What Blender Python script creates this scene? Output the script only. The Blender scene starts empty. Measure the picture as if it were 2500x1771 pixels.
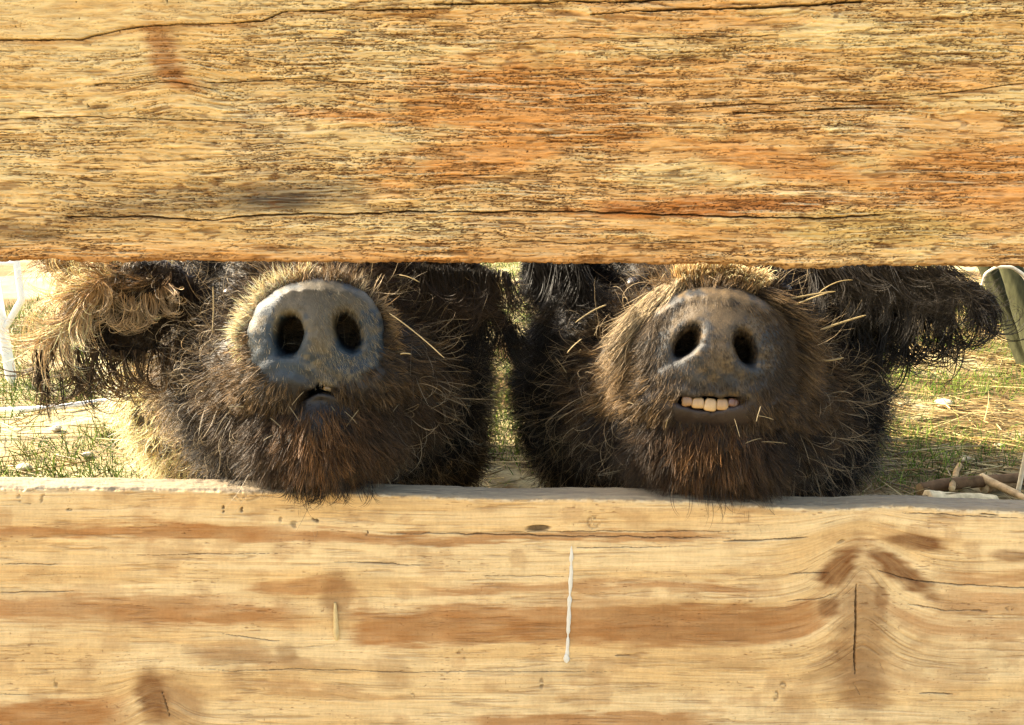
import bpy, math, random
import numpy as np

# ------------------------------------------------------------------ camera, world, sun
scene = bpy.context.scene
R = math.radians
W, H, FPX = 2500.0, 1771.0, 1962.0          # photo frame used while measuring
PITCH = R(14.0)
CAM = np.array([0.0, -0.612, 0.72])

cam_data = bpy.data.cameras.new("camera")
cam_data.sensor_width = 36.0
cam_data.lens = 36.0 * FPX / W
cam_data.clip_start = 0.02
cam_data.clip_end = 2000.0
cam = bpy.data.objects.new("camera", cam_data)
cam.location = CAM
cam.rotation_euler = (math.pi / 2 - PITCH, 0, 0)
scene.collection.objects.link(cam)
scene.camera = cam

SUN_DIR = np.array([-0.78, 0.27, 0.56]); SUN_DIR /= np.linalg.norm(SUN_DIR)   # towards the sun
SUN_EL = math.asin(SUN_DIR[2])
world = bpy.data.worlds.new("World")
scene.world = world
world.use_nodes = True
wn = world.node_tree
sky = wn.nodes.new("ShaderNodeTexSky")
sky.sky_type = 'NISHITA'
sky.sun_disc = False
sky.sun_elevation = SUN_EL
sky.sun_rotation = math.atan2(SUN_DIR[0], SUN_DIR[1])
sky.dust_density = 3.5
sky.ozone_density = 0.4
wn.links.new(sky.outputs[0], wn.nodes["Background"].inputs[0])
wn.nodes["Background"].inputs[1].default_value = 0.15
sd = bpy.data.lights.new("sun", 'SUN')
sd.energy = 5.0
sd.angle = R(0.5)
sd.color = (1.0, 0.92, 0.80)
sun = bpy.data.objects.new("sun", sd)
from mathutils import Vector, Matrix
sun.rotation_euler = Vector(-SUN_DIR).to_track_quat('-Z', 'Y').to_euler()
sun.location = (-4, 3, 5)
scene.collection.objects.link(sun)
scene.view_settings.view_transform = 'Standard'
scene.view_settings.look = 'None'
scene.view_settings.gamma = 1.0
scene.view_settings.exposure = 2.3
scene.view_settings.use_white_balance = True
scene.view_settings.white_balance_temperature = 7500
scene.view_settings.white_balance_tint = 8
scene.cycles.max_bounces = 6

# ------------------------------------------------------------------ helpers
rng = np.random.default_rng(11)
FW = np.array([0, math.cos(PITCH), -math.sin(PITCH)])
UP = np.array([0, math.sin(PITCH), math.cos(PITCH)])

def at(u, v, depth):
    """a point of the place measured from the photo: column, row, metres in front of the lens"""
    return CAM + depth * (FW + np.array([(u - W / 2) / FPX, 0, 0]) - UP * ((v - H / 2) / FPX))

def on_y(u, v, y):
    d = FW + np.array([(u - W / 2) / FPX, 0, 0]) - UP * ((v - H / 2) / FPX)
    return CAM + d * ((y - CAM[1]) / d[1])

def on_z(u, v, z):
    d = FW + np.array([(u - W / 2) / FPX, 0, 0]) - UP * ((v - H / 2) / FPX)
    return CAM + d * ((z - CAM[2]) / d[2])

def proj(x, y, z):
    dy, dz = y - CAM[1], z - CAM[2]
    dep = dy * FW[1] + dz * FW[2]
    up = dy * UP[1] + dz * UP[2]
    return W / 2 + FPX * (x - CAM[0]) / dep, H / 2 - FPX * up / dep

_tab = np.random.default_rng(5).random(65536).astype(np.float32)

def _hash(ix, iy, seed):
    h = (ix.astype(np.int64) * 73856093) ^ (iy.astype(np.int64) * 19349663) ^ (seed * 83492791)
    h = (h ^ (h >> 13)) * 1274126177
    return _tab[(h ^ (h >> 16)) & 65535]

def vn(x, y, seed=0):
    ix = np.floor(x); iy = np.floor(y)
    fx = x - ix; fy = y - iy
    fx = fx * fx * (3 - 2 * fx); fy = fy * fy * (3 - 2 * fy)
    a = _hash(ix, iy, seed); b = _hash(ix + 1, iy, seed)
    c = _hash(ix, iy + 1, seed); d = _hash(ix + 1, iy + 1, seed)
    return (a + (b - a) * fx) * (1 - fy) + (c + (d - c) * fx) * fy

def fbm(x, y, seed=0, octv=4, gain=0.5, lac=2.03):
    s = 0; a = 1; t = 0
    for o in range(octv):
        s = s + a * vn(x + 17.3 * o, y - 9.1 * o, seed + o * 7)
        t += a; a *= gain; x = x * lac; y = y * lac
    return s / t

def sstep(a, b, x):
    t = np.clip((x - a) / (b - a), 0, 1)
    return t * t * (3 - 2 * t)

def lerp(a, b, t):
    return a + (b - a) * t

def mixc(c, col, m):
    return c + (np.array(col, dtype=np.float32) - c) * m[..., None]

def srgb(r, g, b):
    return tuple(((x / 255) / 12.92 if x < 10 else ((x / 255 + .055) / 1.055) ** 2.4) for x in (r, g, b))

def link(o, parent=None, loc=None):
    scene.collection.objects.link(o)
    if parent is not None:
        o.parent = parent
    if loc is not None:
        o.location = loc
    return o

def tag(o, label=None, cat=None, group=None, kind=None):
    for k, v in (('label', label), ('category', cat), ('group', group), ('kind', kind)):
        if v: o[k] = v
    return o

def empty(name, loc, label, cat, group=None):
    o = bpy.data.objects.new(name, None)
    o.empty_display_size = 0.1
    link(o, None, loc)
    return tag(o, label, cat, group)

def mesh_obj(name, verts, quads, mat, parent=None, origin=(0, 0, 0), col=None, smooth=True, tris=None):
    verts = np.asarray(verts, dtype=np.float32) - np.asarray(origin, dtype=np.float32)
    me = bpy.data.meshes.new(name)
    me.vertices.add(len(verts))
    me.vertices.foreach_set("co", verts.ravel())
    nq = 0 if quads is None else len(quads)
    nt = 0 if tris is None else len(tris)
    idx = np.concatenate([np.asarray(a, dtype=np.int32).ravel() for a in (quads, tris) if a is not None])
    me.loops.add(len(idx))
    me.loops.foreach_set("vertex_index", idx)
    me.polygons.add(nq + nt)
    starts = np.concatenate([np.arange(nq) * 4, nq * 4 + np.arange(nt) * 3]).astype(np.int32)
    me.polygons.foreach_set("loop_start", starts)
    me.update(calc_edges=True)
    if smooth:
        me.polygons.foreach_set("use_smooth", np.ones(nq + nt, dtype=bool))
    if col is not None:
        ca = me.color_attributes.new("Col", 'FLOAT_COLOR', 'POINT')
        c4 = np.ones((len(verts), 4), dtype=np.float32); c4[:, :3] = col
        ca.data.foreach_set("color", c4.ravel())
    me.materials.append(mat)
    o = bpy.data.objects.new(name, me)
    par_loc = np.array(parent.location) if parent is not None else np.zeros(3)
    link(o, parent, tuple(np.asarray(origin) - par_loc))
    return o

# ------------------------------------------------------------------ materials
def new_mat(name):
    m = bpy.data.materials.new(name); m.use_nodes = True
    nt = m.node_tree
    return m, nt, nt.nodes["Principled BSDF"]

def noise_node(nt, scale, detail=4, rough=0.6, vec=None, stretch=None):
    n = nt.nodes.new("ShaderNodeTexNoise")
    n.inputs["Scale"].default_value = scale
    n.inputs["Detail"].default_value = detail
    n.inputs["Roughness"].default_value = rough
    tc = nt.nodes.new("ShaderNodeTexCoord")
    mp = nt.nodes.new("ShaderNodeMapping")
    if stretch: mp.inputs["Scale"].default_value = stretch
    nt.links.new(tc.outputs["Object"], mp.inputs["Vector"])
    nt.links.new(mp.outputs[0], n.inputs["Vector"])
    return n

def col_mat(name, rough=0.7, var=0.25, scale=400, bump=0.0, bscale=900, stretch=None, spec=0.3, transl=0.0):
    m, nt, b = new_mat(name)
    at_ = nt.nodes.new("ShaderNodeAttribute"); at_.attribute_name = "Col"
    n = noise_node(nt, scale, 5, 0.65, stretch=stretch)
    mr = nt.nodes.new("ShaderNodeMapRange")
    mr.inputs["From Min"].default_value = 0.3; mr.inputs["From Max"].default_value = 0.7
    mr.inputs["To Min"].default_value = 1 - var; mr.inputs["To Max"].default_value = 1 + var
    nt.links.new(n.outputs["Fac"], mr.inputs["Value"])
    vm = nt.nodes.new("ShaderNodeVectorMath"); vm.operation = 'SCALE'
    nt.links.new(at_.outputs["Color"], vm.inputs[0]); nt.links.new(mr.outputs[0], vm.inputs["Scale"])
    nt.links.new(vm.outputs[0], b.inputs["Base Color"])
    b.inputs["Roughness"].default_value = rough
    b.inputs["Specular IOR Level"].default_value = spec
    if bump > 0:
        n2 = noise_node(nt, bscale, 4, 0.7, stretch=stretch)
        bp = nt.nodes.new("ShaderNodeBump"); bp.inputs["Strength"].default_value = bump
        bp.inputs["Distance"].default_value = 0.001
        nt.links.new(n2.outputs["Fac"], bp.inputs["Height"])
        nt.links.new(bp.outputs[0], b.inputs["Normal"])
    if transl > 0:
        tr = nt.nodes.new("ShaderNodeBsdfTranslucent")
        nt.links.new(vm.outputs[0], tr.inputs["Color"])
        mx = nt.nodes.new("ShaderNodeMixShader"); mx.inputs[0].default_value = transl
        nt.links.new(b.outputs[0], mx.inputs[1]); nt.links.new(tr.outputs[0], mx.inputs[2])
        nt.links.new(mx.outputs[0], nt.nodes["Material Output"].inputs["Surface"])
    return m

M_rough = col_mat("rough weathered timber", 0.85, 0.22, 260, 0.5, 700, (0.12, 1, 1), 0.15)
M_plane = col_mat("sawn timber", 0.75, 0.10, 220, 0.25, 700, (0.06, 1, 1), 0.2)
M_fur = col_mat("pig hair", 0.5, 0.15, 60, 0, 0, None, 0.35, 0.32)
M_skin = col_mat("pig skin", 0.47, 0.22, 420, 0.55, 900, None, 0.35)
M_tooth = col_mat("tooth enamel", 0.25, 0.18, 150, 0.1, 300, None, 0.5)
M_eye = col_mat("eye", 0.12, 0.1, 100, 0, 0, None, 0.6)
M_ground = col_mat("dry soil", 0.95, 0.3, 60, 0.6, 200, None, 0.1)
M_blade = col_mat("grass blade", 0.6, 0.15, 20, 0, 0, None, 0.3, 0.35)
M_straw = col_mat("straw", 0.55, 0.15, 90, 0, 0, None, 0.35, 0.15)
M_bark = col_mat("bark", 0.9, 0.35, 60, 0.8, 90, (1, 1, 0.25), 0.1)
M_paint = col_mat("white paint", 0.5, 0.06, 300, 0.3, 500, None, 0.4)
M_stone = col_mat("stone", 0.85, 0.2, 90, 0.5, 200, None, 0.2)

# ------------------------------------------------------------------ timber boards
def board(name, mat, top_z, bot_z, thick, tilt, feature, label, parent, seed, edge_wave):
    """closed loop of points round the section, dense on the front face, relief pushed along the normal"""
    xs = np.concatenate([np.linspace(-1.25, -0.47, 160, endpoint=False), np.linspace(-0.47, 0.47, 1350, endpoint=False), np.linspace(0.47, 1.25, 160)])
    rr = 0.004                                                     # arris radius
    hgt = top_z - bot_z
    pts = []; nrm = []
    zf = np.linspace(bot_z + rr, top_z - rr, int(hgt / 0.00048))
    for z in zf: pts.append((0, z)); nrm.append((-1, 0))
    for a in np.linspace(0, math.pi / 2, 8)[1:-1]:
        pts.append((rr - rr * math.cos(a), top_z - rr + rr * math.sin(a))); nrm.append((-math.cos(a), math.sin(a)))
    for y in np.linspace(rr, thick - rr, 44): pts.append((y, top_z)); nrm.append((0, 1))
    for z in np.linspace(top_z - rr, bot_z + rr, 12): pts.append((thick, z)); nrm.append((1, 0))
    for y in np.linspace(thick - rr, rr, 44): pts.append((y, bot_z)); nrm.append((0, -1))
    for a in np.linspace(0, math.pi / 2, 8)[1:-1]:
        pts.append((rr - rr * math.sin(a), bot_z + rr - rr * math.cos(a))); nrm.append((-math.sin(a), -math.cos(a)))
    pts = np.array(pts); nrm = np.array(nrm)
    nx, ns = len(xs), len(pts)
    X = np.repeat(xs[:, None], ns, 1); Y = np.repeat(pts[None, :, 0], nx, 0); Z = np.repeat(pts[None, :, 1], nx, 0)
    Z = Z + X * math.tan(tilt)
    Z = Z + edge_wave(X, Y, Z)
    U, V = proj(X, Y, Z)
    NF = np.repeat(nrm[None, :, 0], nx, 0); NZ = np.repeat(nrm[None, :, 1], nx, 0)
    h, col = feature(U, V, X, Y, Z, NF, NZ)
    Yd = Y + NF * h; Zd = Z + NZ * h
    verts = np.stack([X, Yd, Zd], -1).reshape(-1, 3)
    I = np.arange(nx * ns).reshape(nx, ns)
    J = np.roll(I, -1, axis=1)
    quads = np.stack([I[:-1], J[:-1], J[1:], I[1:]], -1).reshape(-1, 4)
    # end caps as fans
    c0 = len(verts)
    cen = np.array([[xs[0], thick / 2, Z[0].mean()], [xs[-1], thick / 2, Z[-1].mean()]])
    verts = np.vstack([verts, cen])
    t0 = np.stack([np.full(ns, c0), J[0], I[0]], -1); t1 = np.stack([np.full(ns, c0 + 1), I[-1], J[-1]], -1)
    col = np.vstack([col.reshape(-1, 3), [[.4, .3, .18]] * 2])
    o = mesh_obj(name, verts, quads, mat, parent, (0, 0, (top_z + bot_z) / 2), col, tris=np.vstack([t0, t1]))
    if label: o["label"] = label
    return o

def polyd(U, V, pts):
    """distance below/above a polyline running left to right (V - line), with ends masked"""
    p = np.array(pts, dtype=float)
    line = np.interp(U, p[:, 0], p[:, 1])
    inside = (U >= p[0, 0]) & (U <= p[-1, 0])
    return V - line, inside

def blob(U, V, cx, cy, rx, ry, ang=0.0, soft=0.5, seed=0, rag=0.5):
    a = R(ang); du = (U - cx); dv = (V - cy)
    x = (du * math.cos(a) + dv * math.sin(a)) / rx
    y = (-du * math.sin(a) + dv * math.cos(a)) / ry
    d = np.sqrt(x * x + y * y) + rag * (fbm(U / 60, V / 14, 300 + seed, 4) - 0.5)
    return 1 - sstep(1 - soft, 1 + soft, d)

def upper_feature(U, V, X, Y, Z, NF, NZ):
    V = V + Y * 600
    # slow bend of the grain
    g = V + 14 * (fbm(U / 420, V / 160, 1, 3) - .5) * 2 + 26 * np.exp(-((U - 430) / 110) ** 2) * np.exp(-((V - 200) / 80) ** 2)
    smooth_tl = sstep(260, 60, V + (U - 100) * 0.22) * sstep(1400, 500, U)
    # terraces of torn fibre: jagged flakes stepping down the board
    wob = 2.6 * (fbm(U / 34, V / 12, 9, 3) - .5) * 2
    amp = 1 - .6 * smooth_tl
    act = sstep(.34, .62, fbm(U / 210, g / 70, 71, 4))              # where the surface is most broken up
    t1 = fbm(U / 330, g / 52, 21, 5, .58)
    s1 = sstep(.505, .512, t1 + .09 * (vn(U / 7, g / 3.2, 77) - .5))
    h = s1 * .0007 * (1 - .8 * smooth_tl)
    crack = 0 * U; s2 = 0 * U
    for (lu, lv, lev, hh, sd_, w) in ((190, 11, 6.0, .00052, 41, .13), (110, 5.6, 4.0, .00040, 45, .15), (330, 30, 6.0, .0004, 49, .05)):
        tt = fbm(U / lu, (g + wob) / lv, sd_, 4, .55) * lev + .30 * (vn(U / 8, g / 2.8, sd_ + 3) - .5)
        fl = np.floor(tt); fr = tt - fl
        h = h + (fl / lev - .5) * lev * hh * amp * .55 + hh * .5 * sstep(0, .25, fr) * amp
        ln = sstep(w * 1.6, w * .45, fr) * sstep(.40, .60, vn(U / 80, g / 7, sd_ + 5) + .35 * (act - .5))
        crack = np.maximum(crack, ln); s2 = s2 + (fl / lev) / 3
    fib = vn(U / 62, (g + wob) / 5.4, 61) * .35 + vn(U / 22, (g + wob) / 3.1, 62) * .35 + vn(U / 9, (g + wob) / 2.4, 63) * .3
    fine = sstep(.24, .10, np.abs(vn(U / 80, (g + wob) / 6.2, 65) * 2 - 1)) * sstep(.35, .6, vn(U / 40, g / 10, 66))
    cross = sstep(.90, .97, vn(U / 3.2, g / 10, 67)) * sstep(.45, .7, act) * .6
    s2 = sstep(.3, .7, s2)
    h = h + (fib - .5) * .0014 * amp - crack * .0011 * amp - fine * .0007 * amp - cross * .0004
    h = h + .0012 * (fbm(U / 300, V / 90, 12, 3) - .5)
    # hairy tufts
    tuft = sstep(.7, .85, fbm(U / 24, V / 13, 91, 4)) * sstep(900, 1100, U) * sstep(330, 150, V)
    h = h + tuft * .0009 * (vn(U / 4, V / 4, 92) - .3)
    # colour
    c = np.empty(U.shape + (3,), dtype=np.float32)
    pale = np.array(srgb(246, 214, 154)); tan = np.array(srgb(234, 192, 128)); orange = np.array(srgb(226, 150, 80))
    m = sstep(.35, .65, fbm(U / 260, V / 70, 31, 4) * .6 + fbm(U / 40, g / 9, 33, 4) * .4)
    c[:] = pale; c = mixc(c, tan, m)
    om = np.maximum.reduce([
        blob(U, V, 1300, 260, 330, 105, 4, .35, 1, .9), blob(U, V, 2420, 440, 330, 95, -8, .4, 2, .8), blob(U, V, 1720, 500, 330, 28, -2, .2, 3, .9),
        blob(U, V, 1200, 380, 260, 60, -12, .5, 4, 1.), blob(U, V, 2330, 190, 160, 35, -5, .5, 5, 1.), blob(U, V, 900, 285, 220, 16, 3, .5, 6, 1.),
        blob(U, V, 1900, 400, 240, 40, 12, .5, 9, 1.),
        sstep(560, 635, V + 30 * (fbm(U / 90, V / 20, 35, 3) - .5)) * .85 * sstep(2500, 1500, U + 500 * (vn(U / 200, V * 0, 5) - .5)) , .55 * (1 - s1) * (1 - smooth_tl) * sstep(500, 1500, U)])
    c = mixc(c, orange, np.clip(om * .72, 0, 1))
    c = mixc(c, srgb(188, 116, 60), blob(U, V, 1730, 508, 300, 20, -2, .25, 8, .9) * .7)
    c = mixc(c, srgb(170, 105, 52), blob(U, V, 402, 135, 34, 80, -24, .6, 10, .9) * .75)
    c = mixc(c, srgb(180, 115, 60), blob(U, V, 440, 200, 60, 18, 15, .5, 14, .7) * .7)
    c = mixc(c, srgb(232, 200, 150), blob(U, V, 640, 330, 110, 90, 0, .5, 11, .8) * .5)
    c = mixc(c, srgb(232, 205, 140), blob(U, V, 1200 + 1250, 60, 500, 170, 0, .5, 12, .8) * .35)
    c = mixc(c, srgb(225, 190, 120), blob(U, V, 2150, 560, 220, 48, 0, .4, 13, .8) * .8)
    grey = np.maximum(blob(U, V, 680, 478, 190, 38, -3, .7, 15, .8), .65 * blob(U, V, 380, 500, 230, 36, -8, .7, 16, .9))
    grey = np.maximum(grey, .8 * blob(U, V, 10, 565, 130, 22, 4, .6, 17, .8))
    c = mixc(c, srgb(96, 78, 62), grey * .78)
    c = mixc(c, srgb(62, 52, 46), blob(U, V, 690, 492, 95, 20, -2, .7, 18, 1.2) * .8)
    c *= (1 + .16 * (s2 - .5))[..., None]
    c *= (1 + .75 * (fib - .5) * amp)[..., None]
    c = mixc(c, srgb(84, 48, 24), np.clip(crack * (.55 + .35 * act) * amp + cross * .6, 0, 1))
    c = mixc(c, srgb(112, 70, 36), np.clip(fine * .65 * amp, 0, 1))
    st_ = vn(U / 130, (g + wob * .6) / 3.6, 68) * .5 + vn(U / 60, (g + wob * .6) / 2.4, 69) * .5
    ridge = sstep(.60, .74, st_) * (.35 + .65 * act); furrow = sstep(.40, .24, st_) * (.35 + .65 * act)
    c = mixc(c, srgb(254, 234, 190), ridge * .42 * amp); c = mixc(c, srgb(120, 74, 38), furrow * .52 * amp)  # pale crests painted in as lit edges of the splintered relief, furrows tinted darker
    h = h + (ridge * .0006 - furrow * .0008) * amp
    # worm holes
    wh = sstep(.965, .975, vn(U / 6.5, V / 6.5, 95)) * sstep(.5, .6, vn(U / 200, V / 100, 96))
    h = h - wh * .002; c = mixc(c, srgb(40, 22, 12), wh)
    # long cracks
    for k, (pts, wd, dep) in enumerate([
        ([(-900, 100), (200, 97), (235, 88), (300, 74), (372, 63), (470, 60), (560, 57), (640, 50), (690, 32), (760, 26), (1100, 20)], 2.1, .0035),
        ([(1440, 34), (1560, 26), (1740, 22), (1840, 20), (1960, 12), (2110, 3)], 3.2, .005), ([(1060, 10), (1500, 4), (1800, -8)], 3, .004),
        ([(160, 530), (350, 530), (520, 537), (560, 531), (700, 523), (920, 521), (1000, 516), (1180, 519), (1430, 517), (1560, 522), (1760, 528), (1990, 532), (2150, 528)], 2.6, .004),
        ([(500, 202), (760, 192), (900, 205)], 1.6, .002), ([(1700, 262), (1900, 252), (2120, 246), (2500, 205)], 1.5, .002), ([(1790, 275), (2010, 270), (2130, 262)], 2.0, .003),
        ([(2380, 268), (2500, 272), (3200, 270)], 2, .003), ([(230, 205), (420, 200), (520, 218)], 1.6, .002), ([(0, 290), (300, 286), (600, 300)], 1.4, .002),
        ([(1250, 590), (1500, 596), (1800, 588)], 1.2, .002), ([(1300, 92), (1600, 96), (1900, 86)], 1.2, .002)]):
        d, ins = polyd(U, V + 5 * (fbm(U / 70, V * 0 + k, 101 + k, 5, .6) - .5) * 2, pts)
        wl = wd * (.55 + .9 * vn(U / 55, V * 0 + k, 120 + k))
        cm = sstep(wl, wl * .35, np.abs(d)) * ins
        h = h - cm * dep; c = mixc(c, srgb(38, 22, 12), cm * .95)
        under = sstep(26, 0, d) * (d > 0) * ins * (.45 if k == 0 else .2)
        c = mixc(c, srgb(165, 105, 55), under)
        if k == 0:
            h = h + (d < 0) * ins * .0009
    # ragged lower arris, fibrous, browned to paint in its underside shade
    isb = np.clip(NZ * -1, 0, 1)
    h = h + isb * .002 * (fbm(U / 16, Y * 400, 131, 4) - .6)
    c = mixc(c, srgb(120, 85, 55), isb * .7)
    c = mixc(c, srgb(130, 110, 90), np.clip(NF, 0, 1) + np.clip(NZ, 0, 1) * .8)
    return h, np.clip(c * .70, .006, .9)

def lower_feature(U, V, X, Y, Z, NF, NZ):
    gx = np.exp(-np.abs((U - 2105) / 105) ** 1.6)
    g = V + 8 * (fbm(U / 500, V / 160, 1, 3) - .5) * 2
    g = g + gx * (95 * sstep(1235, 1380, V) * sstep(1760, 1500, V)) + gx * 30 * sstep(1200, 1260, V) * sstep(1460, 1380, V)
    gk = np.exp(-((U - 385) / 75) ** 2); g = g + gk * 45 * sstep(1600, 1690, V)
    g = g + 22 * np.exp(-((U - 620) / 230) ** 2) * sstep(1540, 1640, V) * sstep(1770, 1660, V)
    wood = np.array(srgb(226, 188, 132)); light = np.array(srgb(238, 208, 158)); brown = np.array(srgb(176, 122, 72))
    c = np.empty(U.shape + (3,), dtype=np.float32)
    m = sstep(.3, .7, fbm(U / 420, g / 38, 151, 4))
    c[:] = wood; c = mixc(c, light, m)
    fib = vn(U / 170, g / 2.7, 161) * .5 + vn(U / 60, g / 1.9, 162) * .3 + vn(U / 420, g / 6, 163) * .2
    c *= (1 + .30 * (fib - .5))[..., None]
    rag = 15 * (fbm(U / 160, g / 30, 171, 4) - .5) * 2 + 14 * (fbm(U / 60, g / 7, 172, 4) - .5) * 2
    def band(v0, v1, u0, u1, s=10, us=120):
        v = g + rag
        return sstep(v0 - s, v0 + s, v) * sstep(v1 + s, v1 - s, v) * sstep(u0 - us, u0 + us, U + 2 * rag) * sstep(u1 + us, u1 - us, U + 2 * rag)
    bands = np.maximum.reduce([
        band(1284, 1318, -3000, 700, 9) * .85, band(1296, 1322, 500, 1750, 6) * .75, band(1455, 1520, -3000, 560, 14) * .75, band(1478, 1528, 250, 720, 14, 70) * .8,
        band(1416, 1446, 600, 860, 7, 40) * .75, band(1484, 1574, 850, 2010, 12, 30) * .85, band(1424, 1450, 1010, 1840, 9, 60) * .7, band(1452, 1490, 1300, 1560, 15, 130) * .5,
        band(1712, 1900, -3000, 300, 12, 60) * .9, band(1742, 1900, 1140, 1720, 7, 60) * .75, band(1400, 1425, 2300, 5000, 10, 60) * .7,
        band(1440, 1500, 2280, 5000, 16, 60) * .55, band(1520, 1560, 2150, 5000, 16, 60) * .6, band(1690, 1705, 560, 1000, 5, 90) * .35])
    bands = bands * (.75 + .55 * fbm(U / 70, g / 12, 173, 4)); c = mixc(c, brown, np.clip(bands, 0, 1))
    for k, (cx, cy, rx, ry, an, a) in enumerate([
        (2048, 1385, 60, 26, -48, .85), (2195, 1392, 90, 24, 36, .8), (2235, 1322, 62, 17, 8, .8), (2024, 1483, 24, 18, -30, .7), (2105, 1560, 62, 185, -3, .55), (2152, 1460, 14, 34, -5, .5),
        (2070, 1650, 75, 60, 30, .3), (1680, 1520, 200, 50, 0, .3), (560, 1600, 90, 26, 0, .35), (700, 1598, 22, 22, 0, .4), (820, 1450, 36, 44, 10, .55), (955, 1640, 34, 36, -30, .25),
        (372, 1700, 34, 60, -12, .75), (430, 1720, 70, 55, 10, .45), (1950, 1700, 90, 24, -55, .25), (2300, 1600, 110, 40, 10, .2), (1420, 1640, 50, 30, 0, .15), (2480, 1358, 60, 12, 3, .6),
        (650, 1610, 200, 12, 6, .3), (1810, 1240, 80, 10, 6, .35), (1320, 1650, 30, 80, 0, .15)]):
        c = mixc(c, srgb(132, 88, 50), blob(U, V, cx, cy, rx * 1.08, ry * 1.12, an, .42, 20 + k, .9) * a * (.95 + .4 * fbm(U / 30, g / 8, 330 + k, 3)))
    gr = sstep(.16, .03, np.abs(fbm(U / 700, g / 13, 175, 3) * 6 % 1 - .5)); c = mixc(c, srgb(190, 142, 92), gr * .28)
    dirt = sstep(.56, .72, fbm(U / 70, V / 45, 177, 5)); c = mixc(c, srgb(178, 134, 88), dirt * .35)
    # specks and pores
    sp = sstep(.80, .9, vn(U / 14, V / 2.2, 181)) * sstep(.5, .7, fbm(U / 120, V / 40, 182, 3))
    sp2 = sstep(.90, .95, vn(U / 5, V / 4, 183)) * sstep(.5, .72, fbm(U / 90, V / 50, 184, 3))
    c = mixc(c, srgb(120, 76, 40), np.clip(.55 * sp + .5 * sp2, 0, 1))
    h = (fib - .5) * .00055 - sp * .0005 - sp2 * .0004 + .0008 * (fbm(U / 300, V / 70, 191, 3) - .5) - bands * .0002
    mott = fbm(U / 45, V / 30, 193, 4); c *= (1 + .28 * (mott - .5))[..., None]
    vs = fbm(U / 5, V / 26, 195, 3) * .5 + fbm(U / 3, V / 4, 196, 2) * .5; c *= (1 + .26 * (vs - .5))[..., None]; h = h + (vs - .5) * .0004
    hl = sstep(.16, .05, np.abs(fbm(U / 240, g / 8, 197, 4) * 2 - 1)) * sstep(.5, .68, fbm(U / 120, g / 16, 198, 3)); c = mixc(c, srgb(120, 80, 48), hl * .35); h = h - hl * .0006
    for k, (pts, wd, dep) in enumerate([
        ([(940, 1303), (1100, 1304), (1400, 1310), (1560, 1311), (1800, 1316)], 1.7, .003), ([(1760, 1322), (1880, 1318), (1980, 1312)], 2.4, .003),
        ([(1400, 1338), (1640, 1336)], 1.2, .002), ([(0, 1378), (150, 1378)], 1.4, .002), ([(810, 1371), (930, 1377), (1060, 1382)], 1.5, .002), ([(1920, 1402), (2025, 1398)], 1.8, .003),
        ([(1920, 1468), (1990, 1465), (2040, 1450)], 1.6, .003), ([(2120, 1385), (2190, 1408), (2280, 1424), (2500, 1436), (3000, 1440)], 2.0, .003), ([(2210, 1475), (2300, 1490), (2420, 1492)], 1.5, .003),
        ([(0, 1448), (180, 1444)], 1.2, .002), ([(540, 1548), (620, 1560), (690, 1566)], 1.5, .002), ([(480, 1632), (560, 1640), (720, 1634), (1000, 1641), (1500, 1641)], 1.3, .002),
        ([(0, 1695), (90, 1698)], 1.2, .002), ([(2240, 1692), (2330, 1696)], 2.0, .003), ([(2390, 1255), (2440, 1258)], 1.8, .003), ([(2200, 1252), (2330, 1258), (2500, 1266)], 1.6, .002),
        ([(1150, 1405), (1400, 1408)], .9, .001), ([(300, 1355), (700, 1352)], .8, .001), ([(1500, 1600), (1540, 1601)], 2.2, .003), ([(1220, 1298), (1800, 1297)], 1.2, .002)]):
        d, ins = polyd(U, V + 3 * (fbm(U / 30, V * 0 + k, 201 + k, 3) - .5) * 2, pts)
        p0, p1 = pts[0][0], pts[-1][0]
        tap = np.clip(np.minimum(U - p0, p1 - U) / (.15 * (p1 - p0) + 1), 0.05, 1)
        wl = wd * tap * (.7 + .6 * vn(U / 55, V * 0 + k, 220 + k))
        cm = sstep(wl, wl * .3, np.abs(d)) * ins
        h = h - cm * dep; c = mixc(c, srgb(62, 36, 20), cm * .9)
    # drying checks running down through the knots
    for cx, v0, v1, lean, wd in ((2091, 1414, 1662, -.02, 3.0), (392, 1680, 1762, .30, 2.2), (2080, 1660, 1700, .5, 1.4), (2145, 1615, 1650, .45, 1.3)):
        xx = cx + (V - v0) * lean + 5 * (fbm(V / 40, V * 0 + cx, 240, 3) - .5)
        tap = np.clip(np.minimum(V - v0, v1 - V) / 50, 0, 1)
        cm = sstep(wd * tap + .01, .2 * wd * tap, np.abs(U - xx)) * (V > v0) * (V < v1)
        h = h - cm * .004; c = mixc(c, srgb(50, 28, 15), cm)
    # gouges
    for cx, cy, rx, ry, an in ((1312, 1290, 28, 7, -3), (1450, 1275, 14, 13, 0), (685, 1268, 5, 10, 10), (718, 1282, 9, 8, 40), (770, 1270, 9, 4, 30), (2055, 1322, 12, 5, -25), (545, 1245, 3, 9, 0),
                               (2465, 1487, 10, 5, 0), (895, 1302, 4, 6, 0), (1912, 1675, 9, 9, -40), (1895, 1700, 6, 12, 10), (136, 1670, 5, 14, -10), (1008, 1695, 6, 13, 0), (1322, 1670, 5, 14, 0), (1805, 1280, 3, 5, -30), (590, 1245, 5, 8, 0),
                               (45, 1213, 5, 13, -10), (103, 1216, 4, 12, 20), (70, 1199, 26, 3, 4), (78, 1231, 24, 2, 4),  (595, 1212, 30, 10, 0), (170, 1245, 9, 3, 0)):
        q = blob(U, V, cx, cy, rx, ry, an, .3, int(cx), .8)
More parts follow.
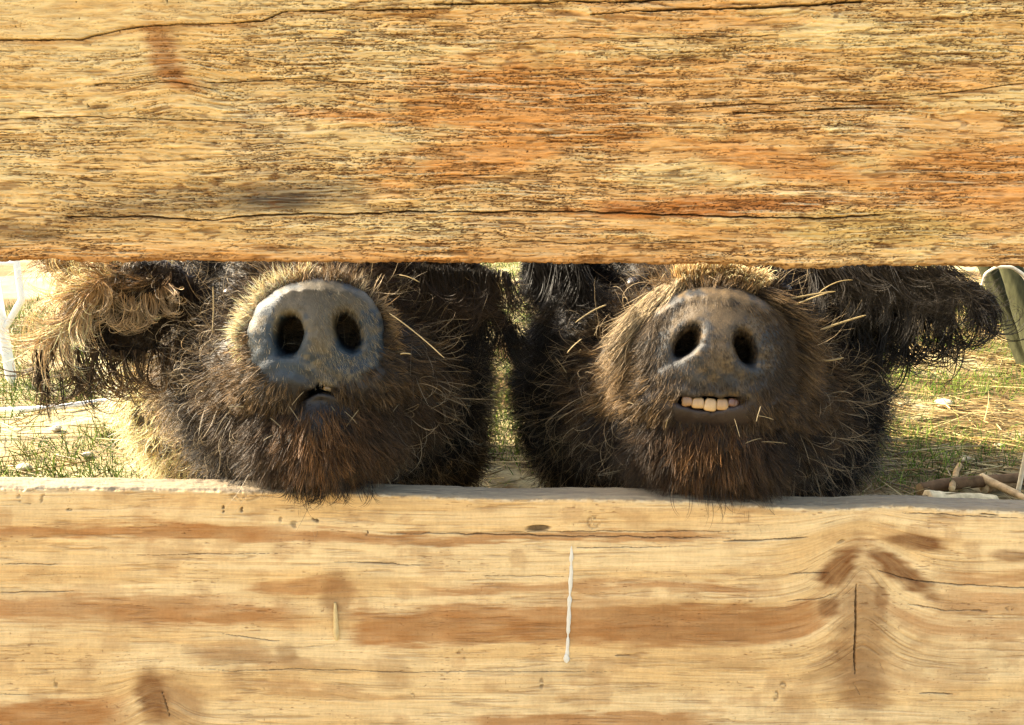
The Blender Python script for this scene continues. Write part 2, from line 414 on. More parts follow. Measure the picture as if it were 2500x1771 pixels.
        q = q * np.maximum(sstep(.25, .6, vn(U / 6, V / 5, int(cx) + 3)), .95 * (cx == 1312)); ring = (q * (1 - q) * 3 if cx in (595, 1450) else q) * (1.0 if cx == 1312 else .55 if rx + ry > 14 else .9)
        h = h - ring * .0018; c = mixc(c, srgb(48, 30, 18), ring * .85)
    # the top arris is worn to a ragged edge; the top face is silvery and weathered
    ist = np.clip(NZ, 0, 1)
    edge = sstep(1.0, .2, np.abs(Z - Z.max(axis=1, keepdims=True)) / .005) * (NF < -.3)
    c = mixc(c, srgb(236, 214, 176), edge * sstep(.45, .6, fbm(U / 16, V / 6, 252, 3)) * .8)
    c = mixc(c, srgb(110, 84, 58), edge * sstep(.55, .66, fbm(U / 12, V / 5, 254, 3)) * .7)
    h = h + edge * .0026 * (fbm(U / 20, U * 0, 251, 5) - .62)
    h = h + ist * .0015 * (fbm(U / 30, Y * 500, 253, 4) - .5)
    topc = mixc(np.zeros_like(c) + np.array(srgb(122, 108, 92), dtype=np.float32), srgb(168, 150, 120), fbm(U / 60, Y * 900, 255, 4))
    tm = sstep(.35, .75, ist + .35 * (fbm(U / 14, Y * 700, 257, 3) - .5))
    c = c + (topc - c) * tm[..., None]
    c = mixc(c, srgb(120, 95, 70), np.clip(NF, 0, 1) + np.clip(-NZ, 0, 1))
    return h, np.clip(c * .71, .006, .9)

FT = 0.025
zu = on_y(1250, 645, 0)[2]; zl = on_y(1250, 1214, 0)[2]
zl_l = on_y(0, 1190, 0)[2]; zl_r = on_y(2500, 1248, 0)[2]; xw = on_y(2500, 1248, 0)[0]
fence = empty("board_fence", (0, 0.02, 0), "close wooden fence of two broad horizontal boards with a gap the pigs look through", "fence")
def wave_u(X, Y, Z):
    e = np.clip(1 - (Z - zu) / .03, 0, 1)
    return e * (.0030 * (fbm(X * 9, X * 0, 271, 4) - .5) * 2 + .0012 * (fbm(X * 60, Y * 50, 272, 3) - .5) * 2)
def wave_l(X, Y, Z):
    e = np.clip(1 - (zl + X * math.tan(TL) - Z) / .05, 0, 1)
    u = X * FPX / .64 + 1250
    b = -.0028 * np.exp(-((u - 2000) / 160) ** 2) + .0020 * np.exp(-((u - 1560) / 260) ** 2) + .002 * np.exp(-((u - 2250) / 110) ** 2)
    return e * (b + .0020 * (fbm(X * 12, X * 0, 281, 3) - .5) * 2 + .0007 * (fbm(X * 90, Y * 60, 282, 3) - .5))
TU = -math.atan2(14 * .312, 780); TL = math.atan2(zl_r - zl_l, 2 * xw)
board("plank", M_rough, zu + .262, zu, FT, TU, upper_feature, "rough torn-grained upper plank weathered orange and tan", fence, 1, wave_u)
board("plank", M_plane, zl, zl - .235, FT, TL, lower_feature, "smooth pale lower plank with brown grain bands and a knot", fence, 2, wave_l)

def box_grid(name, x0, x1, y0, y1, z0, z1, mat, parent, col, cell=.01, rough=.002, seed=3):
    """a box whose faces are gridded, bevelled and roughened"""
    cx, cy, cz = (x0 + x1) / 2, (y0 + y1) / 2, (z0 + z1) / 2
    hx, hy, hz = (x1 - x0) / 2, (y1 - y0) / 2, (z1 - z0) / 2
    n = 24; a = np.linspace(0, 2 * math.pi, 4 * n, endpoint=False)
    ca, sa = np.cos(a), np.sin(a)
    k = (np.abs(ca) ** 14 + np.abs(sa) ** 14) ** (-1 / 14)
    zz = np.concatenate([[z0], np.linspace(z0, z1, max(8, int((z1 - z0) / .02))), [z1]])
    sc = np.ones(len(zz)); sc[0] = 0.001; sc[-1] = 0.001
    A = (k * ca)[None] * sc[:, None]; B = (k * sa)[None] * sc[:, None]
    Zz = np.repeat(zz[:, None], 4 * n, 1)
    rr_ = 1 + rough / hx * (fbm(a[None] * 6 + 0 * Zz, Zz * 30, seed, 4) - .5) * 2
    vs = np.stack([cx + A * hx * rr_, cy + B * hy * rr_, Zz], -1).reshape(-1, 3)
    I = np.arange(len(vs)).reshape(len(zz), 4 * n); J = np.roll(I, -1, 1)
    q = np.stack([I[:-1], J[:-1], J[1:], I[1:]], -1).reshape(-1, 4)
    c = np.array(col)[None] * (.8 + .4 * fbm(vs[:, 0] * 300 + vs[:, 1] * 300, vs[:, 2] * 20, seed + 1, 3))[:, None]
    return mesh_obj(name, vs, q, mat, parent, (cx, cy, z0), c)

for px in (-1.08, 1.08):
    box_grid("post", px - .05, px + .05, FT + .003, FT + .103, 0, zu + .34, M_rough, fence, srgb(165, 125, 85))

# thin dribble of dried white paint and a raised splinter on the lower plank
def tube(pts, rad, sides=8):
    pts = np.asarray(pts, float); rad = np.asarray(rad, float)
    T = np.gradient(pts, axis=0); T /= np.linalg.norm(T, axis=1, keepdims=True) + 1e-12
    ref = np.array([0.3, .9, .2]); N1 = np.cross(T, ref); N1 /= np.linalg.norm(N1, axis=1, keepdims=True) + 1e-12
    N2 = np.cross(T, N1)
    a = np.linspace(0, 2 * math.pi, sides, endpoint=False)
    v = pts[:, None] + rad[:, None, None] * (np.cos(a)[None, :, None] * N1[:, None] + np.sin(a)[None, :, None] * N2[:, None])
    n = len(pts); I = np.arange(n * sides).reshape(n, sides); J = np.roll(I, -1, 1)
    q = np.stack([I[:-1], J[:-1], J[1:], I[1:]], -1).reshape(-1, 4)
    return v.reshape(-1, 3), q

def join(parts):
    vs, qs, k = [], [], 0
    for v, q in parts:
        vs.append(v); qs.append(q + k); k += len(v)
    return np.vstack(vs), np.vstack(qs)

vv = np.linspace(1333, 1598, 60)
uu = np.interp(vv, [1333, 1400, 1450, 1520, 1598], [1395, 1394, 1391, 1388, 1384]) + 1.2 * (vn(vv / 9, vv * 0, 7) - .5)
rad = (.45 + 1.3 * vn(vv / 11, vv * 0, 8)) * .0006 * np.interp(vv, [1333, 1360, 1575, 1598], [.6, 2.4, 1.7, 2.2])
ps = np.array([on_y(a, b, 0.0002) for a, b in zip(uu, vv)])
end = [on_y(1383, t, -.0003) for t in (1598, 1602, 1607, 1612, 1616, 1619)]
v1, q1 = tube(np.vstack([ps, end]), np.concatenate([rad, np.array([1.6, 2.4, 3.2, 3.0, 1.9, .4]) * .0009]))
v1[:, 1] = v1[:, 1] * .28 - .0004
mesh_obj("paint_drip", v1, q1, M_paint, fence, on_y(1390, 1600, 0), np.tile([.56, .54, .48], (len(v1), 1)))
vv = np.linspace(1472, 1563, 24)
ps = np.array([on_y(818 + (b - 1472) * .045, b, -.0011) for b in vv])
v1, q1 = tube(ps, np.interp(vv, [1472, 1490, 1550, 1563], [.0010, .0016, .0026, .0014]), 7)
mesh_obj("splinter", v1, q1, M_plane, fence, on_y(820, 1500, 0), np.tile(np.array(srgb(232, 205, 150)) * .62, (len(v1), 1)))

# ------------------------------------------------------------------ implicit body surfaces
def smin(a, b, k):
    h = np.clip(.5 + .5 * (b - a) / k, 0, 1)
    return b + (a - b) * h - k * h * (1 - h)

def smax(a, b, k): return -smin(-a, -b, k)

def ell(P, c, r, M=None):
    q = [P[i] - c[i] for i in range(3)]
    if M is not None:
        q = [M[j][0] * q[0] + M[j][1] * q[1] + M[j][2] * q[2] for j in range(3)]
    k0 = np.sqrt(sum((q[i] / r[i]) ** 2 for i in range(3)))
    k1 = np.sqrt(sum((q[i] / r[i] ** 2) ** 2 for i in range(3))) + 1e-9
    return k0 * (k0 - 1) / k1

def cone(P, a, b, r1, r2):
    a = np.asarray(a, float); b = np.asarray(b, float); d = b - a; L2 = (d * d).sum()
    t = np.clip(sum((P[i] - a[i]) * d[i] for i in range(3)) / L2, 0, 1)
    q = np.sqrt(sum((P[i] - (a[i] + t * d[i])) ** 2 for i in range(3)))
    return q - (r1 + (r2 - r1) * t)

def surface_nets(F, gx, gy, gz):
    nx, ny, nz = F.shape
    S = F < 0
    cnt = np.zeros((nx - 1, ny - 1, nz - 1), dtype=np.int8)
    for i in (0, 1):
        for j in (0, 1):
            for k in (0, 1):
                cnt += S[i:nx - 1 + i, j:ny - 1 + j, k:nz - 1 + k]
    act = (cnt > 0) & (cnt < 8)
    ci = np.argwhere(act)
    idx = -np.ones(act.shape, dtype=np.int64); idx[act] = np.arange(len(ci))
    acc = np.zeros((len(ci), 3)); num = np.zeros(len(ci))
    G = (gx, gy, gz)
    corners = [(i, j, k) for i in (0, 1) for j in (0, 1) for k in (0, 1)]
    for a in corners:
        for b in corners:
            if sum(abs(a[t] - b[t]) for t in range(3)) == 1 and a < b:
                fa = F[ci[:, 0] + a[0], ci[:, 1] + a[1], ci[:, 2] + a[2]]
                fb = F[ci[:, 0] + b[0], ci[:, 1] + b[1], ci[:, 2] + b[2]]
                m = (fa < 0) != (fb < 0)
                t = np.where(m, fa / np.where(m, fa - fb, 1), 0)
                for ax in range(3):
                    pa = G[ax][ci[:, ax] + a[ax]]; pb = G[ax][ci[:, ax] + b[ax]]
                    acc[:, ax] += np.where(m, pa + (pb - pa) * t, 0)
                num += m
    verts = acc / num[:, None]
    quads = []
    for ax in range(3):
        o = [t for t in range(3) if t != ax]
        s0 = [slice(None)] * 3; s1 = [slice(None)] * 3
        s0[ax] = slice(0, -1); s1[ax] = slice(1, None)
        A = S[tuple(s0)]; B = S[tuple(s1)]
        e = np.argwhere(A != B)
        ok = np.ones(len(e), bool)
        for t in o: ok &= (e[:, t] > 0) & (e[:, t] < F.shape[t] - 1)
        e = e[ok]
        flip = A[e[:, 0], e[:, 1], e[:, 2]]
        def cell(d1, d2):
            c = e.copy(); c[:, o[0]] += d1; c[:, o[1]] += d2
            return idx[c[:, 0], c[:, 1], c[:, 2]]
        q = np.stack([cell(-1, -1), cell(0, -1), cell(0, 0), cell(-1, 0)], -1)
        rev = flip if ax != 1 else ~flip
        q = np.where(rev[:, None], q, q[:, ::-1])
        quads.append(q)
    return verts, np.vstack(quads)

def axis(fine0, fine1, step, lo, hi, grow=1.12, mx=.013):
    c = list(np.arange(fine0, fine1 + step / 2, step))
    s = step; p = c[-1]
    while p < hi: s = min(s * grow, mx); p += s; c.append(p)
    s = step; p = c[0]; pre = []
    while p > lo: s = min(s * grow, mx); p -= s; pre.append(p)
    return np.array(pre[::-1] + c)

def rot(yaw, pitch, roll):
    cy, sy = math.cos(yaw), math.sin(yaw); cp, sp = math.cos(pitch), math.sin(pitch); cr, sr = math.cos(roll), math.sin(roll)
    Z = np.array([[cy, -sy, 0], [sy, cy, 0], [0, 0, 1]]); X = np.array([[1, 0, 0], [0, cp, -sp], [0, sp, cp]]); Y = np.array([[cr, 0, sr], [0, 1, 0], [-sr, 0, cr]])
    return Z @ X @ Y

# ------------------------------------------------------------------ hair
def unit(v): return v / (np.linalg.norm(v, axis=-1, keepdims=True) + 1e-12)

def grow(root, d0, length, nseg, curl_axis, kappa, grav, wig=0.0):
    """root (N,3), first direction (N,3), length (N,), curl axis (N,3), curl in turns of radian per metre (N,)"""
    N = len(root); P = np.empty((N, nseg + 1, 3)); P[:, 0] = root; d = unit(d0)
    ds = (length / nseg)[:, None]
    k = unit(curl_axis)
    for s in range(nseg):
        P[:, s + 1] = P[:, s] + d * ds
        ang = (kappa * length / nseg * (.15 + 2.1 * ((s + 1) / nseg) ** 1.5))[:, None]
        d = d * np.cos(ang) + np.cross(k, d) * np.sin(ang) + k * (k * d).sum(1, keepdims=True) * (1 - np.cos(ang))
        d = d + np.array([0, 0, -1.0]) * (grav[:, None] if np.ndim(grav) else grav) * ds * 10
        if wig: d = d + rng.normal(0, wig, d.shape)
        d = unit(d)
    return P

def clumps(seed_pt, seed_dir, seed_len, seed_axis, seed_kap, grav, per, spread, nseg=7, tight=.55, dirj=.18, lenj=.3, wig=.03, kapj=.3):
    """every seed grows `per` hairs that start apart and draw together towards the tip"""
    n = len(seed_pt)
    rep = lambda a: np.repeat(a, per, axis=0)
    off = rng.normal(0, spread, (n * per, 3)); dn = rep(unit(seed_dir))
    off -= dn * (off * dn).sum(1, keepdims=True) * .8
    L = rep(seed_len) * (1 - lenj * rng.random(n * per))
    kap = rep(seed_kap) * (1 + kapj * rng.normal(0, 1, n * per))
    ax = rep(unit(seed_axis)) + rng.normal(0, .25, (n * per, 3))
    g = rep(grav) if np.ndim(grav) else grav
    P = grow(rep(seed_pt) + off, dn + rng.normal(0, dirj, (n * per, 3)), L, nseg, ax, kap, g, wig)
    ctr = grow(seed_pt, seed_dir, seed_len * .9, nseg, seed_axis, seed_kap, grav)
    t = np.linspace(0, 1, nseg + 1)[None, :, None]
    P += (rep(ctr) - P) * (tight * t ** 1.2) * rng.random((n * per, 1, 1)) 
    return P

class Coat:
    def __init__(self): self.P = []; self.c0 = []; self.c1 = []; self.r = []
    def add(self, P, c0, c1, r):
        n = len(P)
        v = .46 * (1 + .38 * rng.normal(0, 1, (n, 1))).clip(.35, 2.2)
        self.P.append(P); self.c0.append(np.broadcast_to(c0, (n, 3)) * v); self.c1.append(np.broadcast_to(c1, (n, 3)) * v)
        self.r.append(np.broadcast_to(r, (n,)) * (.7 + .6 * rng.random(n)))
    def build(self, name, mat, parent, origin):
        vs, qs, cs = [], [], []; k = 0
        for P, c0, c1, r in zip(self.P, self.c0, self.c1, self.r):
            N, S, _ = P.shape
            T = unit(np.gradient(P, axis=1))
            ref = unit(rng.normal(0, 1, (N, 1, 3)))
            N1 = unit(np.cross(T, ref)); N2 = np.cross(T, N1)
            t = np.linspace(0, 1, S)
            prof = (1 - .85 * t ** 2.5)
            rad = r[:, None] * prof[None]
            ang = np.array([0, 2.0944, 4.18879])
            v = P[:, :, None] + rad[:, :, None, None] * (np.cos(ang)[None, None, :, None] * N1[:, :, None] + np.sin(ang)[None, None, :, None] * N2[:, :, None])
            I = np.arange(N * S * 3).reshape(N, S, 3) + k; J = np.roll(I, -1, 2)
            qs.append(np.stack([I[:, :-1], J[:, :-1], J[:, 1:], I[:, 1:]], -1).reshape(-1, 4))
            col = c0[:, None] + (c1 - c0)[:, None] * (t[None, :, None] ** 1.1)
            cs.append(np.repeat(col[:, :, None], 3, 2).reshape(-1, 3)); vs.append(v.reshape(-1, 3)); k += N * S * 3
        o = mesh_obj(name, np.vstack(vs), np.vstack(qs), mat, parent, origin, np.clip(np.vstack(cs), .003, .8))
        return o

def face_samples(V, Q, n, weight):
    a, b, c, d = (V[Q[:, i]] for i in range(4))
    nn = np.cross(c - a, d - b); area = np.linalg.norm(nn, axis=1) / 2; nn = unit(nn)
    cen = (a + b + c + d) / 4
    w = area * weight(cen, nn); w = w / w.sum()
    f = rng.choice(len(Q), n, p=w)
    s, t = rng.random((n, 1)), rng.random((n, 1))
    p = (a[f] * (1 - s) + b[f] * s) * (1 - t) + (d[f] * (1 - s) + c[f] * s) * t
    return p, nn[f]

# ------------------------------------------------------------------ the pigs
def build_pig(C):
    O = C['snout']; M = rot(*C['head_rot']) ; Mi = M.T; S = C['size']
    toL = lambda P: [sum(Mi[j][i] * (P[i] - O[i]) for i in range(3)) / S for j in range(3)]
    L2W = lambda p: O + S * (M @ np.asarray(p, float))
    fx, fz = .072 * S, (.125 * S, .075 * S)
    gx = axis(O[0] - fx, O[0] + fx, .0019, O[0] - .62, O[0] + .62)
    gy = axis(O[1] - .035, O[1] + .05, .0019, O[1] - .06, O[1] + 1.75)
    gz = axis(O[2] - fz[0], O[2] + fz[1], .0019, -.02, 1.02)
    GX, GY, GZ = np.meshgrid(gx.astype(np.float32), gy.astype(np.float32), gz.astype(np.float32), indexing='ij')
    Pw = [GX, GY, GZ]; Pl = toL(Pw); x, y, z = Pl
    m = C['muzzle']
    # snout disc: wide dome, flatter below, slightly dished
    rx = m['rx']; rzt = m['rzt']; rzb = m['rzb']
    rz = np.where(z > 0, rzt, rzb).astype(np.float32)
    rad = (np.abs(x / rx) ** 2.3 + np.abs(z / rz) ** 2.3) ** (1 / 2.3)
    an_ = np.arctan2(z, x)
    dr = (rad - 1 + .022 * np.sin(3 * an_ + m['dish']) + .014 * np.sin(7 * an_ + 1) + .008 * np.sin(13 * an_ + 2)) * np.minimum(rx, rz)
    dish = .004 * np.exp(-((x / .02) ** 2 + ((z + .005) / .03) ** 2)) * m['dish']
    dy = np.abs(y - .012 - dish) - .012
    q_ = .0115
    disc = np.sqrt(np.maximum(dr + q_, 0) ** 2 + np.maximum(dy + q_, 0) ** 2) + np.minimum(np.maximum(dr + q_, dy + q_), 0) - q_
    disc = disc - m['bulge'] * .0022 * np.exp(-((x / .030) ** 2 + ((z - .024) / .012) ** 2)) * (y < .02) - m['bulge'] * .0016 * np.exp(-(((np.abs(x) - .036) / .010) ** 2 + ((z + .006) / .020) ** 2)) * (y < .02)
    f = disc - m['ring'] * np.exp(-((rad - .93) / .07) ** 2) * (y < .02)
    f = smin(f, cone(Pl, (0, .03, -.002), (0, .17, .035), m['r0'], .082), .02)
    for sx in (-1, 1):
        f = smin(f, ell(Pl, (sx * .026, .020, -.041), (.037, .026, .024)), .020)     # upper lips
        f = smin(f, ell(Pl, (sx * m['cx'], .22, -.045), (m['cr'], .10, .095)), .045)        # cheeks
        f = smin(f, ell(Pl, (sx * .06, .11, -.04), (.05, .08, .06)), .03)
        for e in range(1): f = smin(f, ell(Pl, (sx * .062, .175, .085), (.018, .018, .014)), .02)   # brows
    jaws = [ell(Pl, (m['jx'] + sx * .026, .042, m['jz'] + .002), (.034, .040, .034)) for sx in (-1, 1)]
    jaw = cone(Pl, (m['jx'], m['jy'], m['jz']), (0, .19, -.10), m['jr'], .078)
    jaw = smin(smin(jaw, jaws[0], .015), jaws[1], .015)
    f = smin(f, jaw, .006)
    f = smin(f, ell(Pl, (0, .27, .03), (.115, .15, .125)), .045)
    # body, in place coordinates
    nk = L2W((0, .30, -.02)); B = C['body']
    f = smin(f, cone(Pw, nk, B['shoulder'], .13, .19) / S, .08)
    for c_, r_ in B['blobs']:
        f = smin(f, ell(Pw, c_, r_) / S, .10)
    f = smin(f, ell(Pw, B['chest'][0], B['chest'][1]) / S, .04)
    for a, b, r1, r2 in B['limbs']:
        f = smin(f, cone(Pw, a, b, r1, r2) / S, .03)
    earF = []
    for e in C['ears']:
        Me = e['M']
        ef = ell(Pw, e['c'], e['r'], Me.T) / S
        ef = smin(ef, cone(Pw, e['root'], e['c'], .026, .012) / S, .02)
        f = smin(f, ef, .015); earF.append(e)
    # hollows: nostrils, mouth
    for k, (nx, nz, rx_, rz_, an) in enumerate(m['nostrils']):
        a = R(an); ux = (x - nx) * math.cos(a) + (z - nz) * math.sin(a); uz = -(x - nx) * math.sin(a) + (z - nz) * math.cos(a)
        dd = np.clip(y / .05, 0, 1)
        q = np.sqrt((ux / (rx_ * (1 - .3 * dd))) ** 2 + (uz / (rz_ * (1 - .35 * dd))) ** 2)
        hole = np.maximum((q - 1) * min(rx_, rz_), y - .055)
        rim = (q - 1.05) * min(rx_, rz_)
        f = f - .0016 * np.exp(-(rim / .004) ** 2) * (y < .02)
        f = smax(f, -hole, m['fun'])
    mx0, mw, mz0, drop, gap, skew = m['mouth']
    xx = (x - mx0) / mw
    zc = mz0 - drop * np.abs(xx) ** 1.5 + skew * xx
    op = gap * np.clip(1 - np.abs(xx), 0, 1) ** .6 + .0006
    slit = np.maximum(np.maximum(np.abs(z - zc) - op, np.abs(xx) * mw - mw), y - m['mdepth'])
    f = smax(f, -slit, .003)
    # folds on the nose
    wr = .0006 * np.sin((z * 420 + 6 * np.sin(x * 60))) * np.exp(-((z + .028) / .02) ** 2) * (y < .02) + .0009 * (np.abs(x) < .0011) * (y < .012) * (z < .004)
    cre = .0007 * (sstep(.25, .0, np.abs(fbm(np.arctan2(z + .004, x) * 5 + 20, rad * 2.0, 443, 3) * 2 - 1)) - .3) * sstep(.55, .95, rad) * (y < .02)
    lump_ = .0006 * (fbm(x * 190, z * 190 + y * 60, 441, 4) - .5) * (y < .03)
    mid = .0011 * np.exp(-(np.abs(z - .002 - .08 * x) / .0009) ** 2) * (np.abs(x) < .014) * (y < .01)
    f = f + wr + cre + lump_ + mid
    V, Q = surface_nets(f.astype(np.float32), gx, gy, gz)
    del f, GX, GY, GZ, Pw, Pl
    # light smoothing pass away from nothing: Laplacian once
    for it in range(2):
        acc = np.zeros_like(V); n_ = np.zeros(len(V))
        for a, b in ((0, 1), (1, 2), (2, 3), (3, 0)):
            for p_, q_ in ((a, b), (b, a)):
                for ax in range(3): acc[:, ax] += np.bincount(Q[:, p_], V[Q[:, q_], ax], len(V))
                n_ += np.bincount(Q[:, p_], minlength=len(V))
        V = V * .5 + .5 * acc / n_[:, None]
    VL = np.stack(toL([V[:, 0], V[:, 1], V[:, 2]]), -1)
    base = np.array([O[0], O[1] + .1, 0.0])
    root = empty(C['name'], tuple(np.array([B['shoulder'][0], B['shoulder'][1], 0.0])), C['label'], 'pig', 'woolly pigs at the fence gap')
    col = C['skin'](VL, V)
    for e in C['ears']:
        qq = ((V - e['c']) @ e['M']) / (np.array(e['r']) * np.array([1.2, 1.2, 3])); col = mixc(col, srgb(44, 34, 26), ((qq ** 2).sum(1) < 1) * .9)
    body = mesh_obj("body", V, Q, M_skin, root, tuple(np.array([B['shoulder'][0], B['shoulder'][1], 0.0])), col)
    W2 = V - CAM; dep = W2 @ FW; pu = W / 2 + FPX * W2[:, 0] / dep; pv = H / 2 - FPX * (W2 @ UP) / dep
    eu, ev = C['eye']; cand = np.where((np.abs(pu - eu) < 9) & (np.abs(pv - ev) < 9), dep, 9); e0 = VL[np.argmin(cand)]
    em = VL[np.argmin(((VL - e0 * np.array([-1, 1, 1])) ** 2).sum(1))]; C['eyes'] = [e0, em]
    for ep in (e0, em):
        n1, n2 = 16, 24
        th = np.linspace(.02, math.pi - .02, n1)[:, None]; ph = np.linspace(0, 2 * math.pi, n2, endpoint=False)[None]
        loc = np.stack([np.sin(th) * np.cos(ph) * .0105, np.sin(th) * np.sin(ph) * .010, np.cos(th) * .0085 + 0 * ph], -1).reshape(-1, 3) + ep
        I = np.arange(n1 * n2).reshape(n1, n2); J = np.roll(I, -1, 1); q = np.stack([I[:-1], I[1:], J[1:], J[:-1]], -1).reshape(-1, 4)
        mesh_obj("eye", O + S * (loc @ M.T), q, M_eye, root, tuple(O + S * (M @ ep)), np.tile([.012, .009, .007], (len(loc), 1)))
    coat = Coat()
    nose = lambda p: (np.abs(p[:, 0] / rx) ** 2.3 + np.abs(p[:, 2] / np.where(p[:, 2] > 0, rzt, rzb)) ** 2.3) ** (1 / 2.3)
    toLp = lambda p: ((p - O) @ M) / S
    d2w = lambda d: d @ M.T
    C['hair'](coat, V, Q, toLp, d2w, nose, L2W, S, C)
    bp, bn = face_samples(V, Q, 38, lambda c, n: (np.abs(nose(toLp(c)) - 1.6) < .5) * (toLp(c)[:, 1] < .12) * (n[:, 1] < .2))
    C['bits'] = [(b, n_) for b, n_ in zip(bp, bn)]
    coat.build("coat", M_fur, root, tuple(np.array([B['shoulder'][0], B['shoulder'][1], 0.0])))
    for (tx, tz, ty, w_, h_, tilt, tc) in C['teeth']:
        n1, n2 = 14, 18
        th = np.linspace(.02, math.pi - .02, n1)[:, None]; ph = np.linspace(0, 2 * math.pi, n2, endpoint=False)[None]
        def se(a, p): return np.sign(a) * np.abs(a) ** p
        X_ = se(np.sin(th), .5) * se(np.cos(ph), .5) * w_; Y_ = se(np.sin(th), .5) * se(np.sin(ph), .7) * .0028; Z_ = se(np.cos(th) + 0 * ph, .55) * h_
        X_ = X_ * (1 - .12 * Z_ / h_) 
        a = R(tilt); Xr = X_ * math.cos(a) - Z_ * math.sin(a); Zr = X_ * math.sin(a) + Z_ * math.cos(a)
        loc = np.stack([Xr + tx, Y_ + ty, Zr + tz], -1).reshape(-1, 3)
        vw = O + S * (loc @ M.T)
        I = np.arange(n1 * n2).reshape(n1, n2); J = np.roll(I, -1, 1)
        q = np.stack([I[:-1], I[1:], J[1:], J[:-1]], -1).reshape(-1, 4)
        cc = .62 * np.array(tc)[None] * (.75 + .35 * np.clip((Z_ / h_ * -1 + 1) / 2, 0, 1)).reshape(-1, 1)
        mesh_obj("tooth", vw, q, M_tooth, root, tuple(O + S * (M @ np.array([tx, ty, tz]))), cc)
    return root

def ear_axes(ax1, ax2):
    a = unit(np.array(ax1, float)); n = unit(np.cross(a, np.array(ax2, float))); b = np.cross(n, a)
    return np.stack([a, b, n], 1)

TAN = np.array(srgb(176, 140, 92)); PALE = np.array(srgb(205, 184, 148)); UMB = np.array(srgb(94, 74, 52)); DARK = np.array(srgb(46, 38, 29)); RUS = np.array(srgb(140, 98, 56)); GREY = np.array(srgb(92, 84, 74)); BLACK = np.array(srgb(22, 20, 19))

def skin_of(disc_col, dirt_col, dirt_fn, lip_col, rest_col, rx, rzt, rzb, nost, panel, tone=(.20, .222, .232)):
    def f(L, Wd):
        x, y, z = L.T
        n = (np.abs(x / rx) ** 2.3 + np.abs(z / np.where(z > 0, rzt, rzb)) ** 2.3) ** (1 / 2.3)
        c = np.empty((len(L), 3)); c[:] = rest_col
        onose = sstep(1.18, 1.02, n) * sstep(.03, .012, y) * (z > -.055)
        patch = fbm(x * 160, z * 160, 401, 5); mot = fbm(x * 420, z * 420, 403, 4)
        d = np.array(disc_col) * (1 + 1.1 * (patch - .5) + .9 * (mot - .5))[:, None]
        c = mixc(c, (0, 0, 0), onose * 0) + (d - c) * onose[:, None]
        low = sstep(-.022, -.046, z) * sstep(.05, .02, y) * sstep(.06, .04, np.abs(x))
        c = mixc(c, lip_col, low * .85)
        c = mixc(c, dirt_col, np.clip(dirt_fn(x, z, patch) * onose, 0, 1))
        for (nx, nz, a, b, an) in nost:
            t = R(an); ux = (x - nx) * math.cos(t) + (z - nz) * math.sin(t); uz = -(x - nx) * math.sin(t) + (z - nz) * math.cos(t)
            q = np.sqrt((ux / a) ** 2 + (uz / b) ** 2)
            inn = sstep(1.05, .85, q) * (y > .004) * (y < .08)
            c = mixc(c, srgb(22, 18, 20), inn * .95)  # near-black tint inside the nostrils stands in for deep shade
        crust = sstep(.60, .70, fbm(x * 300, z * 230, 405, 4)) * sstep(.45, .6, fbm(x * 60, z * 60, 407, 3)) * onose
        c = mixc(c, np.array(dirt_col) * 1.5, crust * .7)
        inm = (y > .006) * (y < .08) * (z < -.04) * (z > -.07) * (np.abs(x) < .03)
        c = mixc(c, panel, sstep(0, .01, Wd[:, 1] * 0) * 0)
        return np.clip(c * np.array(tone), .004, .8)
    return f

